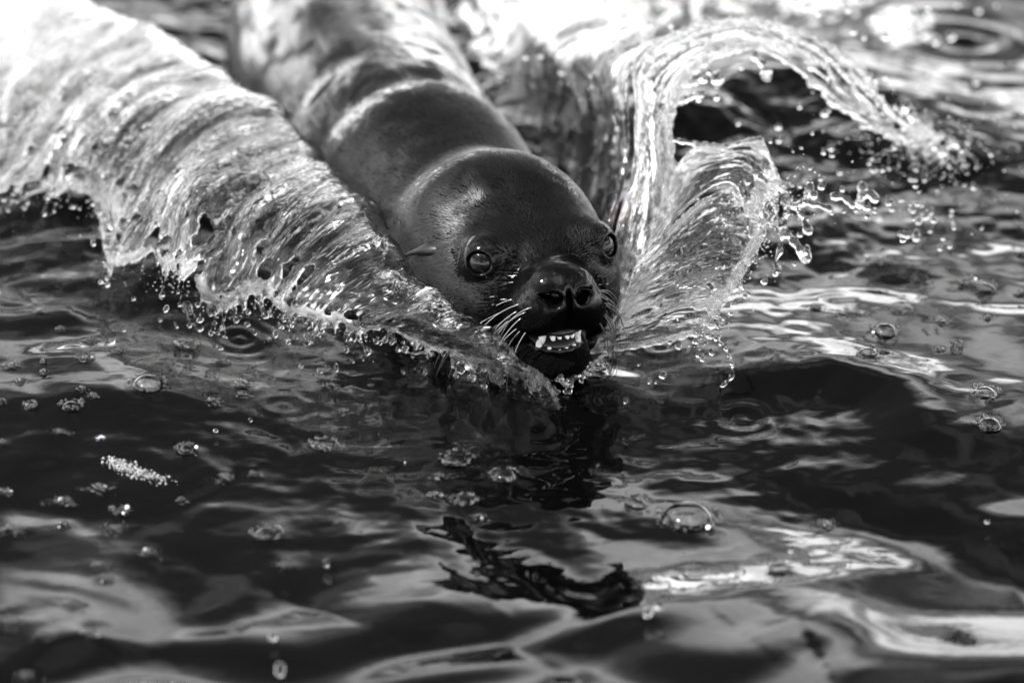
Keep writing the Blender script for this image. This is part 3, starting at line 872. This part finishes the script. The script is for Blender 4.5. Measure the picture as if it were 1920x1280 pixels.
# --- the wall of water thrown up on the other side, and the bright ribbon that arches off it
rows = [[(1150, 590, .0), (1140, 520, .04), (1152, 420, .085), (1172, 300, .145), (1182, 200, .190), (1195, 115, .225), (1280, 66, .238)],
        [(1090, 430, .0), (1095, 370, .03), (1105, 300, .07), (1120, 215, .12), (1125, 140, .165), (1155, 90, .195), (1250, 52, .215)],
        [(1030, 300, .0), (1032, 260, .03), (1042, 215, .06), (1052, 160, .10), (1062, 110, .13), (1105, 70, .155), (1200, 36, .175)],
        [(975, 200, .0), (975, 170, .02), (985, 140, .045), (1000, 100, .08), (1012, 75, .10), (1065, 45, .12), (1150, 18, .13)],
        [(930, 110, .0), (935, 90, .02), (945, 70, .03), (960, 45, .05), (985, 20, .07), (1040, -5, .08), (1120, -25, .08)]]
wall = sheet('breaking_wave', rows, 150, 110, lambda u, v: 0.010 - 0.006 * v, lambda u, v: 0.0 + 0.22 * sstep(0.6, 1, v) + 0.06 * u, voxel=0.0026, lip=0.10, fingers=16, seed=2, lump=2.0, wob=0.008, disp=0.0014, fu=55, fv=14)
tag(wall, 'dark streaked wall of water rising beside the sea lion\'s back behind the arching ribbon', 'wave')
back_e = [(1128, 600, .02), (1150, 500, .06), (1165, 420, .10), (1188, 300, .16), (1188, 200, .20), (1192, 110, .235), (1285, 52, .25), (1400, 34, .245), (1510, 62, .22), (1605, 120, .185), (1695, 215, .12), (1792, 262, .065)]
front_e = [(1180, 620, .02), (1222, 520, .06), (1242, 440, .09), (1264, 330, .14), (1258, 240, .185), (1288, 150, .215), (1362, 100, .225), (1432, 88, .215), (1505, 138, .185), (1562, 188, .15), (1655, 250, .10), (1772, 284, .05)]
rows = []
for t in np.linspace(0, 1, 5):
    r = []
    for b_, f_ in zip(back_e, front_e):
        c_ = np.array(b_) * (1 - t) + np.array(f_) * t
        q = P(*c_); q[1] -= 0.035 * math.sin(math.pi * t)      # the ribbon bulges towards the open water
        r.append(tuple(q) + (1,))
    rows.append(r)
def th_rib(u, v): return 0.0055 - 0.002 * v
def fr_rib(u, v): return np.clip(0.17 + 0.07 * np.sin(math.pi * u) - 0.14 * np.exp(-((v-0.05)/0.08)**2) - 0.05 * sstep(0.6, 0.8, v), 0, 1)
ex = []
for path, r0, r1, bl in [
    ([(1650, 210, .12), (1668, 240, .11), (1680, 256, .105)], .005, .004, .0065), ([(1330, 135, .20), (1345, 150, .195)], .005, .004, .0085),
    ([(1415, 105, .205), (1432, 120, .20), (1437, 140, .195)], .005, .004, .0075), ([(1275, 190, .20), (1300, 180, .195), (1310, 178, .19)], .005, .004, .006),
    ([(1290, 160, .21), (1320, 150, .205)], .004, .003, .005), ([(1700, 200, .11), (1720, 235, .09), (1740, 262, .07)], .006, .005, .008),
    ([(1560, 190, .15), (1590, 205, .14), (1605, 205, .135)], .006, .005, .007), ([(1250, 330, .14), (1268, 350, .13), (1252, 400, .11)], .003, .002, .003)]:
    ex += strand_balls([P(*q) for q in path], r0, r1, bl)
for t in np.linspace(0.02, 0.97, 95):                         # beaded inner edge of the ribbon
    c_ = catmull(np.array([P(*q) for q in front_e]), np.array([t * (len(front_e) - 1)]))[0]
    c_[1] += 0.0; ex.append((c_ + RNG.normal(0, 0.002, 3), RNG.uniform(0.0025, 0.006)))
    if t > 0.5:
        c_ = catmull(np.array([P(*q) for q in back_e]), np.array([t * (len(back_e) - 1)]))[0]
        ex.append((c_ + RNG.normal(0, 0.004, 3), RNG.uniform(0.0018, 0.0045)))
rib = sheet('splash_ribbon', rows, 70, 260, th_rib, fr_rib, voxel=0.0021, lip=0.12, lip_f=5, fingers=12, finger_len=(0.02, 0.06), holes=0.95, extra=ex, seed=3, wob=0.004, disp=0.0015, fu=70, fv=60)
tag(rib, 'bright frothy ribbon of water rising in a column and arching over to a falling tip', 'splash')

# --- the clear fan in front of the column and the hooked crest above it
rows = [[(1105, 662, .02), (1170, 655, .026), (1240, 642, .03), (1305, 626, .03)],
        [(1135, 622, .05), (1210, 602, .06), (1280, 582, .065), (1340, 588, .055)],
        [(1158, 580, .07), (1230, 545, .085), (1310, 515, .09), (1388, 515, .08)],
        [(1175, 540, .09), (1240, 490, .105), (1325, 445, .115), (1432, 425, .10)],
        [(1195, 490, .10), (1255, 430, .125), (1322, 372, .138), (1372, 352, .135)]]
ex = []
for path, r0, r1, bl in [
    ([(1432, 425, .10), (1420, 455, .095), (1405, 485, .09), (1392, 515, .08)], .0034, .0028, 0), ([(1392, 515, .08), (1385, 535, .07), (1360, 560, .065), (1340, 590, .055), (1330, 605, .045)], .003, .003, .005),
    ([(1110, 660, .02), (1150, 656, .024), (1200, 650, .028), (1260, 638, .03), (1305, 625, .03)], .0025, .003, .005),
    ([(1305, 625, .03), (1340, 632, .034), (1362, 655, .034), (1374, 685, .028), (1372, 708, .015), (1352, 724, .004)], .0030, .0028, 0),
    ([(1195, 490, .10), (1232, 455, .11), (1258, 428, .125), (1290, 400, .13), (1322, 372, .138)], .0028, .0028, 0)]:
    ex += strand_balls([P(*q) for q in path], r0, r1, bl)
fan = sheet('splash_fan', rows, 130, 90, lambda u, v: 0.0042 - 0.0012 * v, lambda u, v: np.clip(0.0 + 0.16 * sstep(0.85, 1, v) + 0.14 * sstep(0.8, 1.0, u), 0, 1), voxel=0.0018, lip=0.05, lip_f=7, fingers=5, finger_len=(0.008, 0.02), extra=ex, seed=4, wob=0.003, disp=0.0011, fu=70, fv=35)
tag(fan, 'thin clear fan of water off the sea lion\'s cheek with beaded rim and loop', 'splash')
rows = [[(1212, 480, .09), (1262, 412, .125), (1320, 362, .148), (1372, 345, .150), (1402, 415, .125)],
        [(1232, 405, .105), (1275, 350, .14), (1330, 312, .165), (1402, 308, .165), (1455, 372, .135)],
        [(1252, 335, .130), (1302, 278, .155), (1362, 276, .172), (1424, 262, .182), (1468, 345, .145)]]
ex = []
for path, r0, r1, bl in [
    ([(1262, 262, .17), (1300, 270, .165), (1362, 276, .172), (1395, 268, .178), (1424, 260, .183), (1432, 285, .175)], .0030, .0045, 0),
    ([(1470, 345, .145), (1478, 390, .12), (1470, 425, .105), (1462, 470, .085)], .0035, .003, .005), ([(1468, 430, .105), (1490, 455, .095), (1510, 480, .085)], .0045, .0052, .0075),
    ([(1400, 415, .125), (1408, 440, .11)], .003, .002, .004), ([(1455, 372, .135), (1448, 410, .12), (1420, 425, .11)], .0026, .0022, 0),
    ([(1462, 470, .085), (1452, 495, .07), (1458, 505, .065)], .0028, .0022, .005), ([(1478, 380, .12), (1500, 395, .115), (1515, 430, .10)], .004, .004, .0065)]:
    ex += strand_balls([P(*q) for q in path], r0, r1, bl)
hook = sheet('splash_crest', rows, 90, 90, lambda u, v: 0.0045 - 0.0012 * v, lambda u, v: np.clip(0.04 + 0.16 * sstep(0.5, 1, v) + 0.14 * sstep(0.75, 1, u), 0, 1), voxel=0.0018, lip=0.10, lip_f=6, fingers=9, finger_len=(0.015, 0.04), holes=0.7, extra=ex, seed=5, wob=0.003, disp=0.0011, fu=70, fv=35)
tag(hook, 'hooked crest of clear water with dangling threads above the fan', 'splash')
# --- strings of beads flung clear
for label, paths in [
    ('knobbly string of water beads flung out level from the hooked crest', [([(1490, 385, .12), (1515, 380, .12), (1530, 384, .118), (1556, 392, .114)], .0045, .003, .004), ([(1510, 375, .125), (1518, 352, .135)], .004, .003, .006), ([(1518, 352, .135), (1526, 365, .13)], .003, .003, .005)]),
    ('short lumpy string of water beads beyond the level string', [([(1562, 368, .12), (1582, 370, .118), (1598, 384, .112)], .0045, .0035, .0045)]),
    ('chunky clump of water beads hanging in the air past the bead strings', [([(1616, 345, .12), (1618, 362, .115), (1612, 382, .108)], .0055, .005, .006), ([(1618, 362, .115), (1635, 365, .113), (1640, 372, .11)], .005, .005, .0055), ([(1612, 382, .108), (1625, 388, .106)], .005, .004, .005)]),
    ('slanting pair of water beads low over the far water', [([(1722, 415, .04), (1735, 405, .045), (1744, 395, .05)], .0045, .004, .005)])]:
    e = []
    for p_, r0, r1, bl in paths: e += strand_balls([P(*q) for q in p_], r0, r1, bl)
    o = liquid('water_strand', None, None, e, 0.0013, None, None, M['splash'], disp=0)
    tag(o, label, 'splash')
# collar of water round the chin
ex = []
rs = np.random.default_rng(5)
for k in range(120):
    t = rs.uniform(-1, 1); px = 1045 + 62 * t; py = 708 - 22 * t * t + rs.normal(0, 7)
    ex.append((P(px, py, abs(rs.normal(0.012, 0.007))), rs.uniform(0.0016, 0.0045)))
for k in range(8):
    px = rs.uniform(975, 1110); q = P(px, 712, 0.012)
    ex += strand_balls([P(px, 706, 0.018), P(px + rs.uniform(-8, 8), 722, 0.012), P(px + rs.uniform(-14, 14), 734, 0.004)], .0026, .0014, .003)
o = liquid('water_collar', None, None, ex, 0.0016, None, None, M['splash'], disp=0)
tag(o, 'beaded collar of water pushed up around the sea lion\'s chin', 'splash')
# ------------------------------------------------------------------ droplets in the air
def drop_mesh(k):
    v, f = ico(3)
    r = 1 + 0.10 * noise(v[:, 0]*1.3, v[:, 1]*1.3, v[:, 2]*1.3, 70 + k)
    sc = [(1, 1, 1), (0.85, 0.85, 1.25), (1.2, 0.9, 0.85), (0.8, 0.95, 1.45), (1.05, 1, 0.92)][k % 5]
    o = mesh_obj('water_droplet', v * r[:, None] * np.array(sc), f, M['drop'])
    me = o.data; bpy.data.objects.remove(o)
    return me
DM = [drop_mesh(k) for k in range(5)]
def droplet(q, r, label, group):
    o = bpy.data.objects.new('water_droplet', DM[random.randrange(5)])
    o.location = tuple(q); o.scale = (r, r, r)
    o.rotation_euler = (random.uniform(-.5, .5), random.uniform(-.5, .5), random.uniform(0, 6.28))
    size = 'large' if r > 0.0036 else ('tiny' if r < 0.0022 else 'mid-sized')
    C.objects.link(o); tag(o, size + ' ' + label, 'droplet', size + ' ' + group)
GL_ = ('clear water droplet falling from the ragged lip of the streaked bow wave', 'droplets under the bow wave')
GR_ = ('clear water droplet flung off the clear fan and hooked crest', 'droplets off the fan and crest')
GA_ = ('clear water droplet thrown from the bright arching ribbon', 'droplets off the arching ribbon')
GC_ = ('clear water droplet in front of the sea lion\'s chin', 'droplets before the chin')
GF_ = ('stray water droplet over the open water in front of the sea lion', 'stray droplets over open water')
def put(lst, g):
    for px, py, z, wpx in lst: droplet(PW(px, py) + np.array([0, 0, z]) if g is GF_ else P(px, py, z), wpx * PX / 2, *g)
put([(478, 622, .02, 10), (598, 605, .045, 14), (532, 598, .04, 12), (412, 651, .015, 12), (690, 660, .03, 12), (680, 672, .02, 8), (660, 675, .02, 9), (600, 695, .012, 10), (630, 690, .012, 12),
     (440, 555, .05, 14), (445, 566, .05, 12), (375, 600, .03, 12), (355, 610, .02, 10), (560, 585, .05, 13), (572, 600, .045, 11), (548, 608, .04, 10), (210, 640, .01, 12), (232, 618, .015, 8),
     (580, 640, .03, 9), (650, 655, .025, 10), (705, 640, .035, 11), (735, 640, .035, 12), (760, 652, .03, 11), (330, 610, .02, 9), (300, 600, .03, 8), (395, 625, .02, 9), (250, 560, .03, 9)], GL_)
put([(1433, 528, .05, 14), (1455, 508, .06, 16), (1513, 470, .085, 16), (1490, 495, .06, 8), (1560, 400, .11, 8), (1583, 396, .11, 8), (1370, 588, .05, 8), (1540, 350, .13, 14), (1690, 375, .06, 10), (1712, 392, .05, 13),
     (1728, 384, .05, 10), (1700, 440, .03, 17), (1718, 442, .03, 17), (1689, 438, .03, 12), (1745, 430, .03, 12), (1665, 380, .07, 10), (1672, 392, .06, 12), (1335, 606, .04, 22), (1318, 590, .05, 16), (1445, 265, .17, 8), (1500, 350, .12, 8),
     (1640, 395, .10, 9), (1605, 395, .10, 8), (1500, 440, .09, 11), (1512, 410, .10, 10)], GR_)
put([(1345, 150, .195, 26), (1437, 138, .195, 26), (1315, 178, .19, 14), (1344, 182, .18, 14), (1310, 187, .185, 12), (1345, 75, .22, 10), (1460, 238, .10, 14), (1461, 262, .09, 13), (1390, 128, .19, 9), (1500, 200, .13, 10), (1546, 213, .12, 16), (1552, 207, .12, 11),
     (1558, 275, .08, 14), (1600, 60, .18, 12), (1620, 70, .17, 10), (1660, 70, .16, 16), (1700, 60, .16, 14), (1710, 30, .15, 12), (1740, 15, .15, 10), (1640, 30, .18, 12), (1590, 20, .2, 12), (1560, 90, .19, 12), (1580, 100, .18, 10),
     (1695, 240, .10, 12), (1725, 270, .07, 14), (1735, 285, .06, 13), (1780, 275, .06, 10), (1830, 155, .03, 12), (1785, 68, .06, 16), (1755, 78, .08, 13), (1835, 20, .06, 14), (1868, 10, .06, 8), (1795, 10, .07, 9), (1620, 130, .15, 10), (1640, 150, .14, 12),
     (1385, 230, .10, 10), (1388, 60, .25, 10), (1170, 85, .2, 10), (1185, 125, .2, 8), (1112, 120, .16, 9), (1158, 270, .12, 8), (985, 105, .12, 14), (1013, 105, .12, 12), (1052, 135, .12, 12), (1510, 15, .2, 12), (1535, 25, .2, 14), (1550, 10, .2, 12), (1490, 5, .2, 14), (1660, 145, .13, 9), (1590, 165, .15, 12), (1605, 155, .15, 10)], GA_)
put([(938, 707, .012, 20), (1243, 703, .012, 15), (1125, 680, .03, 11), (1135, 684, .028, 12), (1140, 692, .02, 9), (1218, 714, .008, 9), (1230, 716, .008, 7), (1198, 683, .02, 7), (1272, 650, .03, 12), (1256, 642, .035, 9), (1310, 665, .02, 12), (1316, 672, .018, 12), (1334, 660, .02, 11), (1305, 640, .03, 14), (1002, 722, .012, 14), (990, 715, .015, 9), (1173, 751, .008, 9), (905, 690, .02, 8), (880, 680, .03, 9), (1065, 720, .01, 9), (1090, 712, .012, 10), (1110, 700, .015, 8)], GC_)
put([(1215, 1168, .012, 17), (1236, 1158, .014, 17), (525, 1275, .012, 18), (612, 1072, .01, 14), (512, 1212, .01, 13), (1483, 1050, .012, 11), (1280, 1090, .008, 12), (895, 1065, .006, 10), (1850, 1000, .01, 8), (470, 800, .008, 8), (405, 820, .008, 8)], GF_)
# a loose swarm flying off past the hooked crest
_r = np.random.default_rng(31)
for _ in range(36):
    t = _r.random(); px = 1480 + 330 * t ** 0.8 + _r.normal(0, 18); py = 300 + 110 * t + _r.normal(0, 45)
    droplet(P(px, py, max(0.02, 0.14 - 0.10 * t + _r.normal(0, .012))), _r.uniform(.001, .0034), *GR_)
# finer droplets thrown off every lip
rs = np.random.default_rng(9)
def scatter(lipname, n, g, sig, rr, drop_z):
    L = LIPS[lipname]
    for _ in range(n):
        q = L[rs.integers(len(L))] + rs.normal(0, 1, 3) * sig + np.array([0, -0.01, -abs(rs.normal(0, drop_z))])
        if q[2] < 0.012: continue
        droplet(q, rs.uniform(*rr), *g)
scatter('bow_wave', 80, GL_, np.array([.02, .02, .008]), (.0012, .0036), .012)
scatter('splash_fan', 14, GR_, np.array([.015, .015, .01]), (.001, .003), .01)
scatter('splash_crest', 18, GR_, np.array([.03, .02, .02]), (.001, .0032), .015)
scatter('splash_ribbon', 24, GA_, np.array([.05, .04, .02]), (.0014, .004), .02)
def spray(lipname, n, label, sig, seed):
    r_ = np.random.default_rng(seed); L = LIPS[lipname]; it = []
    for _ in range(n):
        q = L[r_.integers(len(L))] + r_.normal(0, 1, 3) * sig * r_.uniform(0.2, 1.2) + np.array([0, -0.004, -abs(r_.normal(0, 0.010))])
        if q[2] < 0.004: continue
        it.append((q, 0.0004 + 0.0011 * r_.random() ** 2))
    V, F = balls(it, 1); c0 = V.mean(0)
    o = mesh_obj('spray', V - c0, F, M['drop']); o.location = tuple(c0)
    tag(o, label, 'spray', kind='stuff')
spray('bow_wave', 1000, 'fine spray hanging along the ragged lip of the streaked bow wave', np.array([.022, .022, .012]), 21)
spray('splash_crest', 500, 'fine spray round the hooked crest', np.array([.03, .03, .02]), 22)
spray('splash_ribbon', 700, 'fine spray round the falling tip of the arching ribbon', np.array([.06, .05, .025]), 23)
spray('splash_fan', 350, 'fine spray along the rim of the clear fan', np.array([.014, .014, .012]), 24)
# ------------------------------------------------------------------ churned white water behind
def foam_patch(label, spots, n, seed):
    r_ = np.random.default_rng(seed); it = []
    for px, py, z, sx, sy in spots:
        for _ in range(n):
            ox, oy = r_.normal(0, 1, 2)
            q = P(px + ox * sx, py + oy * sy, 0)
            it.append((np.array([q[0], q[1], max(0.0, z * math.exp(-(ox*ox + oy*oy) * .5) * r_.uniform(0.2, 1.1))]), r_.uniform(.0025, .0085) * (1.0 if r_.random() < .9 else 1.6)))
    global BEAD_FROTH
    BEAD_FROTH = 0.42
    e = liquid('foam', None, None, it, 0.0032, None, None, M['splash'], disp=0.0016, fu=120, fv=120, smooth=1)
    BEAD_FROTH = 0.08
    tag(e, label, 'foam', kind='stuff')
foam_patch('blown white foam churned up behind the streaked bow wave', [(50, 90, .07, 45, 45), (95, 150, .05, 32, 36), (20, 40, .07, 35, 35)], 210, 1)
foam_patch('white foam gathered at the sea lion\'s flank by its tail end', [(490, 20, .06, 25, 30)], 200, 2)
foam_patch('white foam boiling behind the dark wall of water', [(930, 40, .05, 35, 40), (1000, 60, .06, 40, 35), (1070, 30, .06, 45, 35), (1140, 30, .05, 40, 25)], 190, 3)
foam_patch('broken white foam beyond the arching ribbon', [(1250, 5, .05, 50, 18), (1400, 5, .05, 60, 18), (1540, 20, .04, 60, 18), (1690, 60, .03, 40, 12)], 120, 4)
# ------------------------------------------------------------------ bubbles and foam rafts afloat
def small_noise_ring(R, r_, n):
    out = []
    for _ in range(n):
        th = r_.uniform(0, 2 * math.pi); rad = R * r_.uniform(0.86, 1.18); b = r_.uniform(0.0008, 0.0026)
        if r_.random() < 0.15: b *= 1.5
        out.append((np.array([math.cos(th) * rad, math.sin(th) * rad, b * 0.3 + 0.0035 * math.exp(-((rad/R - 1) / .2)**2)]), b))
    return out
DOMES = [  # photo pixel of the middle of the base, width in photo pixels
    (278, 725, 80), (353, 650, 46), (134, 764, 44), (56, 764, 26), (453, 724, 22), (350, 846, 40), (855, 866, 66), (945, 895, 56), (607, 838, 58), (502, 1004, 60), (1290, 976, 122), (1195, 948, 46),
    (1813, 532, 40), (1849, 543, 48), (1659, 624, 62), (1627, 664, 52), (1793, 648, 22), (1845, 740, 60), (1854, 800, 58), (1650, 492, 46), (1895, 282, 48), (1910, 426, 20), (870, 942, 50), (227, 962, 34), (1462, 1068, 46)]
RAFTS = [  # small foam rafts: centre, width
    (75, 584, 24), (115, 618, 26), (173, 641, 38), (222, 660, 22), (162, 674, 34), (25, 689, 40), (82, 679, 12), (82, 699, 18), (37, 717, 24), (155, 730, 16), (176, 744, 24), (4, 754, 18), (416, 680, 30), (399, 754, 36), (455, 742, 30),
    (112, 812, 30), (191, 824, 20), (7, 831, 18), (422, 898, 40), (477, 890, 28), (187, 917, 48), (120, 942, 46), (5, 925, 32), (22, 995, 50), (120, 985, 36), (212, 992, 44), (340, 942, 26), (280, 1037, 36), (185, 1062, 40), (197, 1087, 36),
    (535, 1060, 36), (130, 1137, 50), (25, 1167, 60), (80, 1192, 40), (165, 1187, 36), (47, 1268, 40), (827, 895, 36), (812, 930, 34), (900, 970, 36), (1851, 358, 32), (1840, 389, 34), (1855, 418, 28), (1915, 477, 22), (1915, 551, 26), (1854, 597, 22),
    (1765, 605, 30), (1685, 586, 44), (1762, 656, 20), (1758, 426, 62), (1589, 590, 66), (1528, 580, 50), (1545, 985, 62), (1830, 155, 34), (1890, 125, 34), (1905, 215, 20), (1810, 122, 22), (455, 1175, 40), (645, 980, 40), (1330, 105, 20), (620, 725, 30), (505, 640, 24)]
STREAKS = [(262, 888, 44, 9, 'thick pale foam streak floating among the small bubbles'), (225, 870, 24, 6, 'short bright foam streak beside the thick pale one')]
_bub = []; _raft = []
for px, py, wpx in DOMES:
    q = PW(px, py); R = wpx * PX / 2 * 0.86
    _bub.append((q, R))
for px, py, wpx in RAFTS:
    q = PW(px, py); R = wpx * PX / 2
    _raft.append((q, R))
MOUNDS += [(q[0], q[1], R * 1.3, R * 0.12) for q, R in _bub] + [(q[0], q[1], R * 1.2, R * 0.07) for q, R in _raft]
def where(px, py):
    if px > 1450: return 'on the dark water beyond the splash' if py < 450 else ('on the water past the clear fan' if py < 900 else 'on the foreground swell by the fan side')
    if px > 560: return 'around the sea lion\'s dark reflection'
    return 'on the water before the streaked bow wave' if py < 780 else ('near the thick foam streak' if py < 960 else 'on the rolling foreground swell')
def speckle(o, sub=2, share=0.012):
    nf = len(ico(sub)[1]); n = len(o.data.polygons) // nf
    mi = np.repeat((np.random.default_rng(n).random(n) < share).astype(np.int32), nf)
    o.data.polygons.foreach_set('material_index', mi)
def dome_mesh(R, h):
    V = []; F = []; n, k = 12, 36
    rho = (R*R + h*h) / (2*h); cz = h - rho; tm = math.acos(max(-1, min(1, -cz / rho)))
    for i in range(n + 1):
        t = tm * i / n
        for j in range(k):
            ph = 2 * math.pi * j / k
            V.append((rho * math.sin(t) * math.cos(ph), rho * math.sin(t) * math.sin(ph), cz + rho * math.cos(t)))
    for i in range(n):
        for j in range(k): F.append((i*k+j, (i+1)*k+j, (i+1)*k+(j+1) % k, i*k+(j+1) % k))
    return np.array(V), F
r_ = np.random.default_rng(77)
SPECIAL = {0: 'big round bubble ringed with tiny bubbles, in front of the streaked bow wave', 10: 'largest glassy bubble dome, floating in the dark reflection before the sea lion',
           14: 'tall clear bubble with a wide foam skirt on the water past the fan', 6: 'clear bubble dome at the edge of the sea lion\'s reflection', 20: 'blurred glassy bubble on the dark water beyond the ribbon\'s falling tip',
           15: 'flat bubble dome just in front of the tall clear one with a foam skirt'}
for i, (q, R) in enumerate(_bub):
    z0 = hz(q[0], q[1]) - R * 0.10
    e = empty('sea_bubble', (q[0], q[1], z0))
    if i in SPECIAL: tag(e, SPECIAL[i], 'bubble', 'bubbles afloat on the sea')
    else:
        sz = 'fair-sized' if DOMES[i][2] >= 44 else 'small'; wh = where(*DOMES[i][:2])
        tag(e, sz + ' glassy bubble ' + wh, 'bubble', sz + ' bubbles ' + wh)
    V, F = dome_mesh(R * 0.93, R * r_.uniform(0.50, 0.68))
    mesh_obj('dome', V, F, M['bubble'], e)
    rb = small_noise_ring(R, r_, int(18 + R * 900))
    V, F = balls(rb, 2)
    o = mesh_obj('foam_ring', V + np.array([0, 0, 0.001]), F, M['bubble'], e); o.data.materials.append(M['foam']); speckle(o); o['kind'] = 'stuff'
for (q, R), (px, py, wpx) in zip(_raft, RAFTS):
    z0 = hz(q[0], q[1]) - 0.001
    it = []
    for _ in range(int(14 + wpx * 1.6)):
        ox, oy = r_.normal(0, 0.45, 2); rad = math.hypot(ox, oy)
        b = 0.0005 + 0.0016 * r_.random() ** 2 * (1.4 if rad < 0.4 else 1)
        it.append((np.array([ox * R * 1.15, oy * R * 1.0, b * 0.4 + 0.003 * math.exp(-rad * rad * 3)]), b))
    V, F = balls(it, 2)
    o = mesh_obj('foam_raft', V, F, M['bubble']); o.data.materials.append(M['thin_foam']); speckle(o); o.location = (q[0], q[1], z0)
    sz = 'broad' if wpx >= 44 else ('tiny' if wpx <= 22 else 'small'); wh = where(px, py)
    tag(o, sz + ' raft of clear bubbles ' + wh, 'foam', sz + ' foam rafts ' + wh)
for px, py, sx, sy, lb in STREAKS:
    it = []
    q0 = PW(px, py)
    for _ in range(700):
        ox, oy = r_.normal(0, 0.5, 2)
        q = P(px + ox * sx * 1.1, py + oy * sy + ox * sx * 0.22, q0[2])
        it.append((np.array([q[0], q[1], hz(q[0], q[1]) + 0.0005]) , 0.0005 + 0.0016 * r_.random() ** 2))
    V, F = balls(it, 1)
    o = mesh_obj('foam_streak', V - q0, F, M['bubble']); o.location = tuple(q0); o.data.materials.append(M['thin_foam']); speckle(o, 1, 0.35)
    tag(o, lb, 'foam')
def build_sea():
    ax = axis(-0.85, 0.85, 0.0042, 900.0); ay = axis(-1.35, 1.75, 0.0055, 900.0)
    X, Y = np.meshgrid(ax, ay, indexing='ij')
    H = height(X, Y)
    V = np.stack([X, Y, H], -1).reshape(-1, 3)
    nx, ny = X.shape
    i, j = np.meshgrid(np.arange(nx-1), np.arange(ny-1), indexing='ij')
    k = i*ny + j
    F = np.stack([k, k+ny, k+ny+1, k+1], -1).reshape(-1, 4)
    o = mesh_obj('sea_water', V, F, M['water'])
    tag(o, 'dark rippled sea surface reflecting the sky', 'water', kind='structure')
    return o
build_sea()
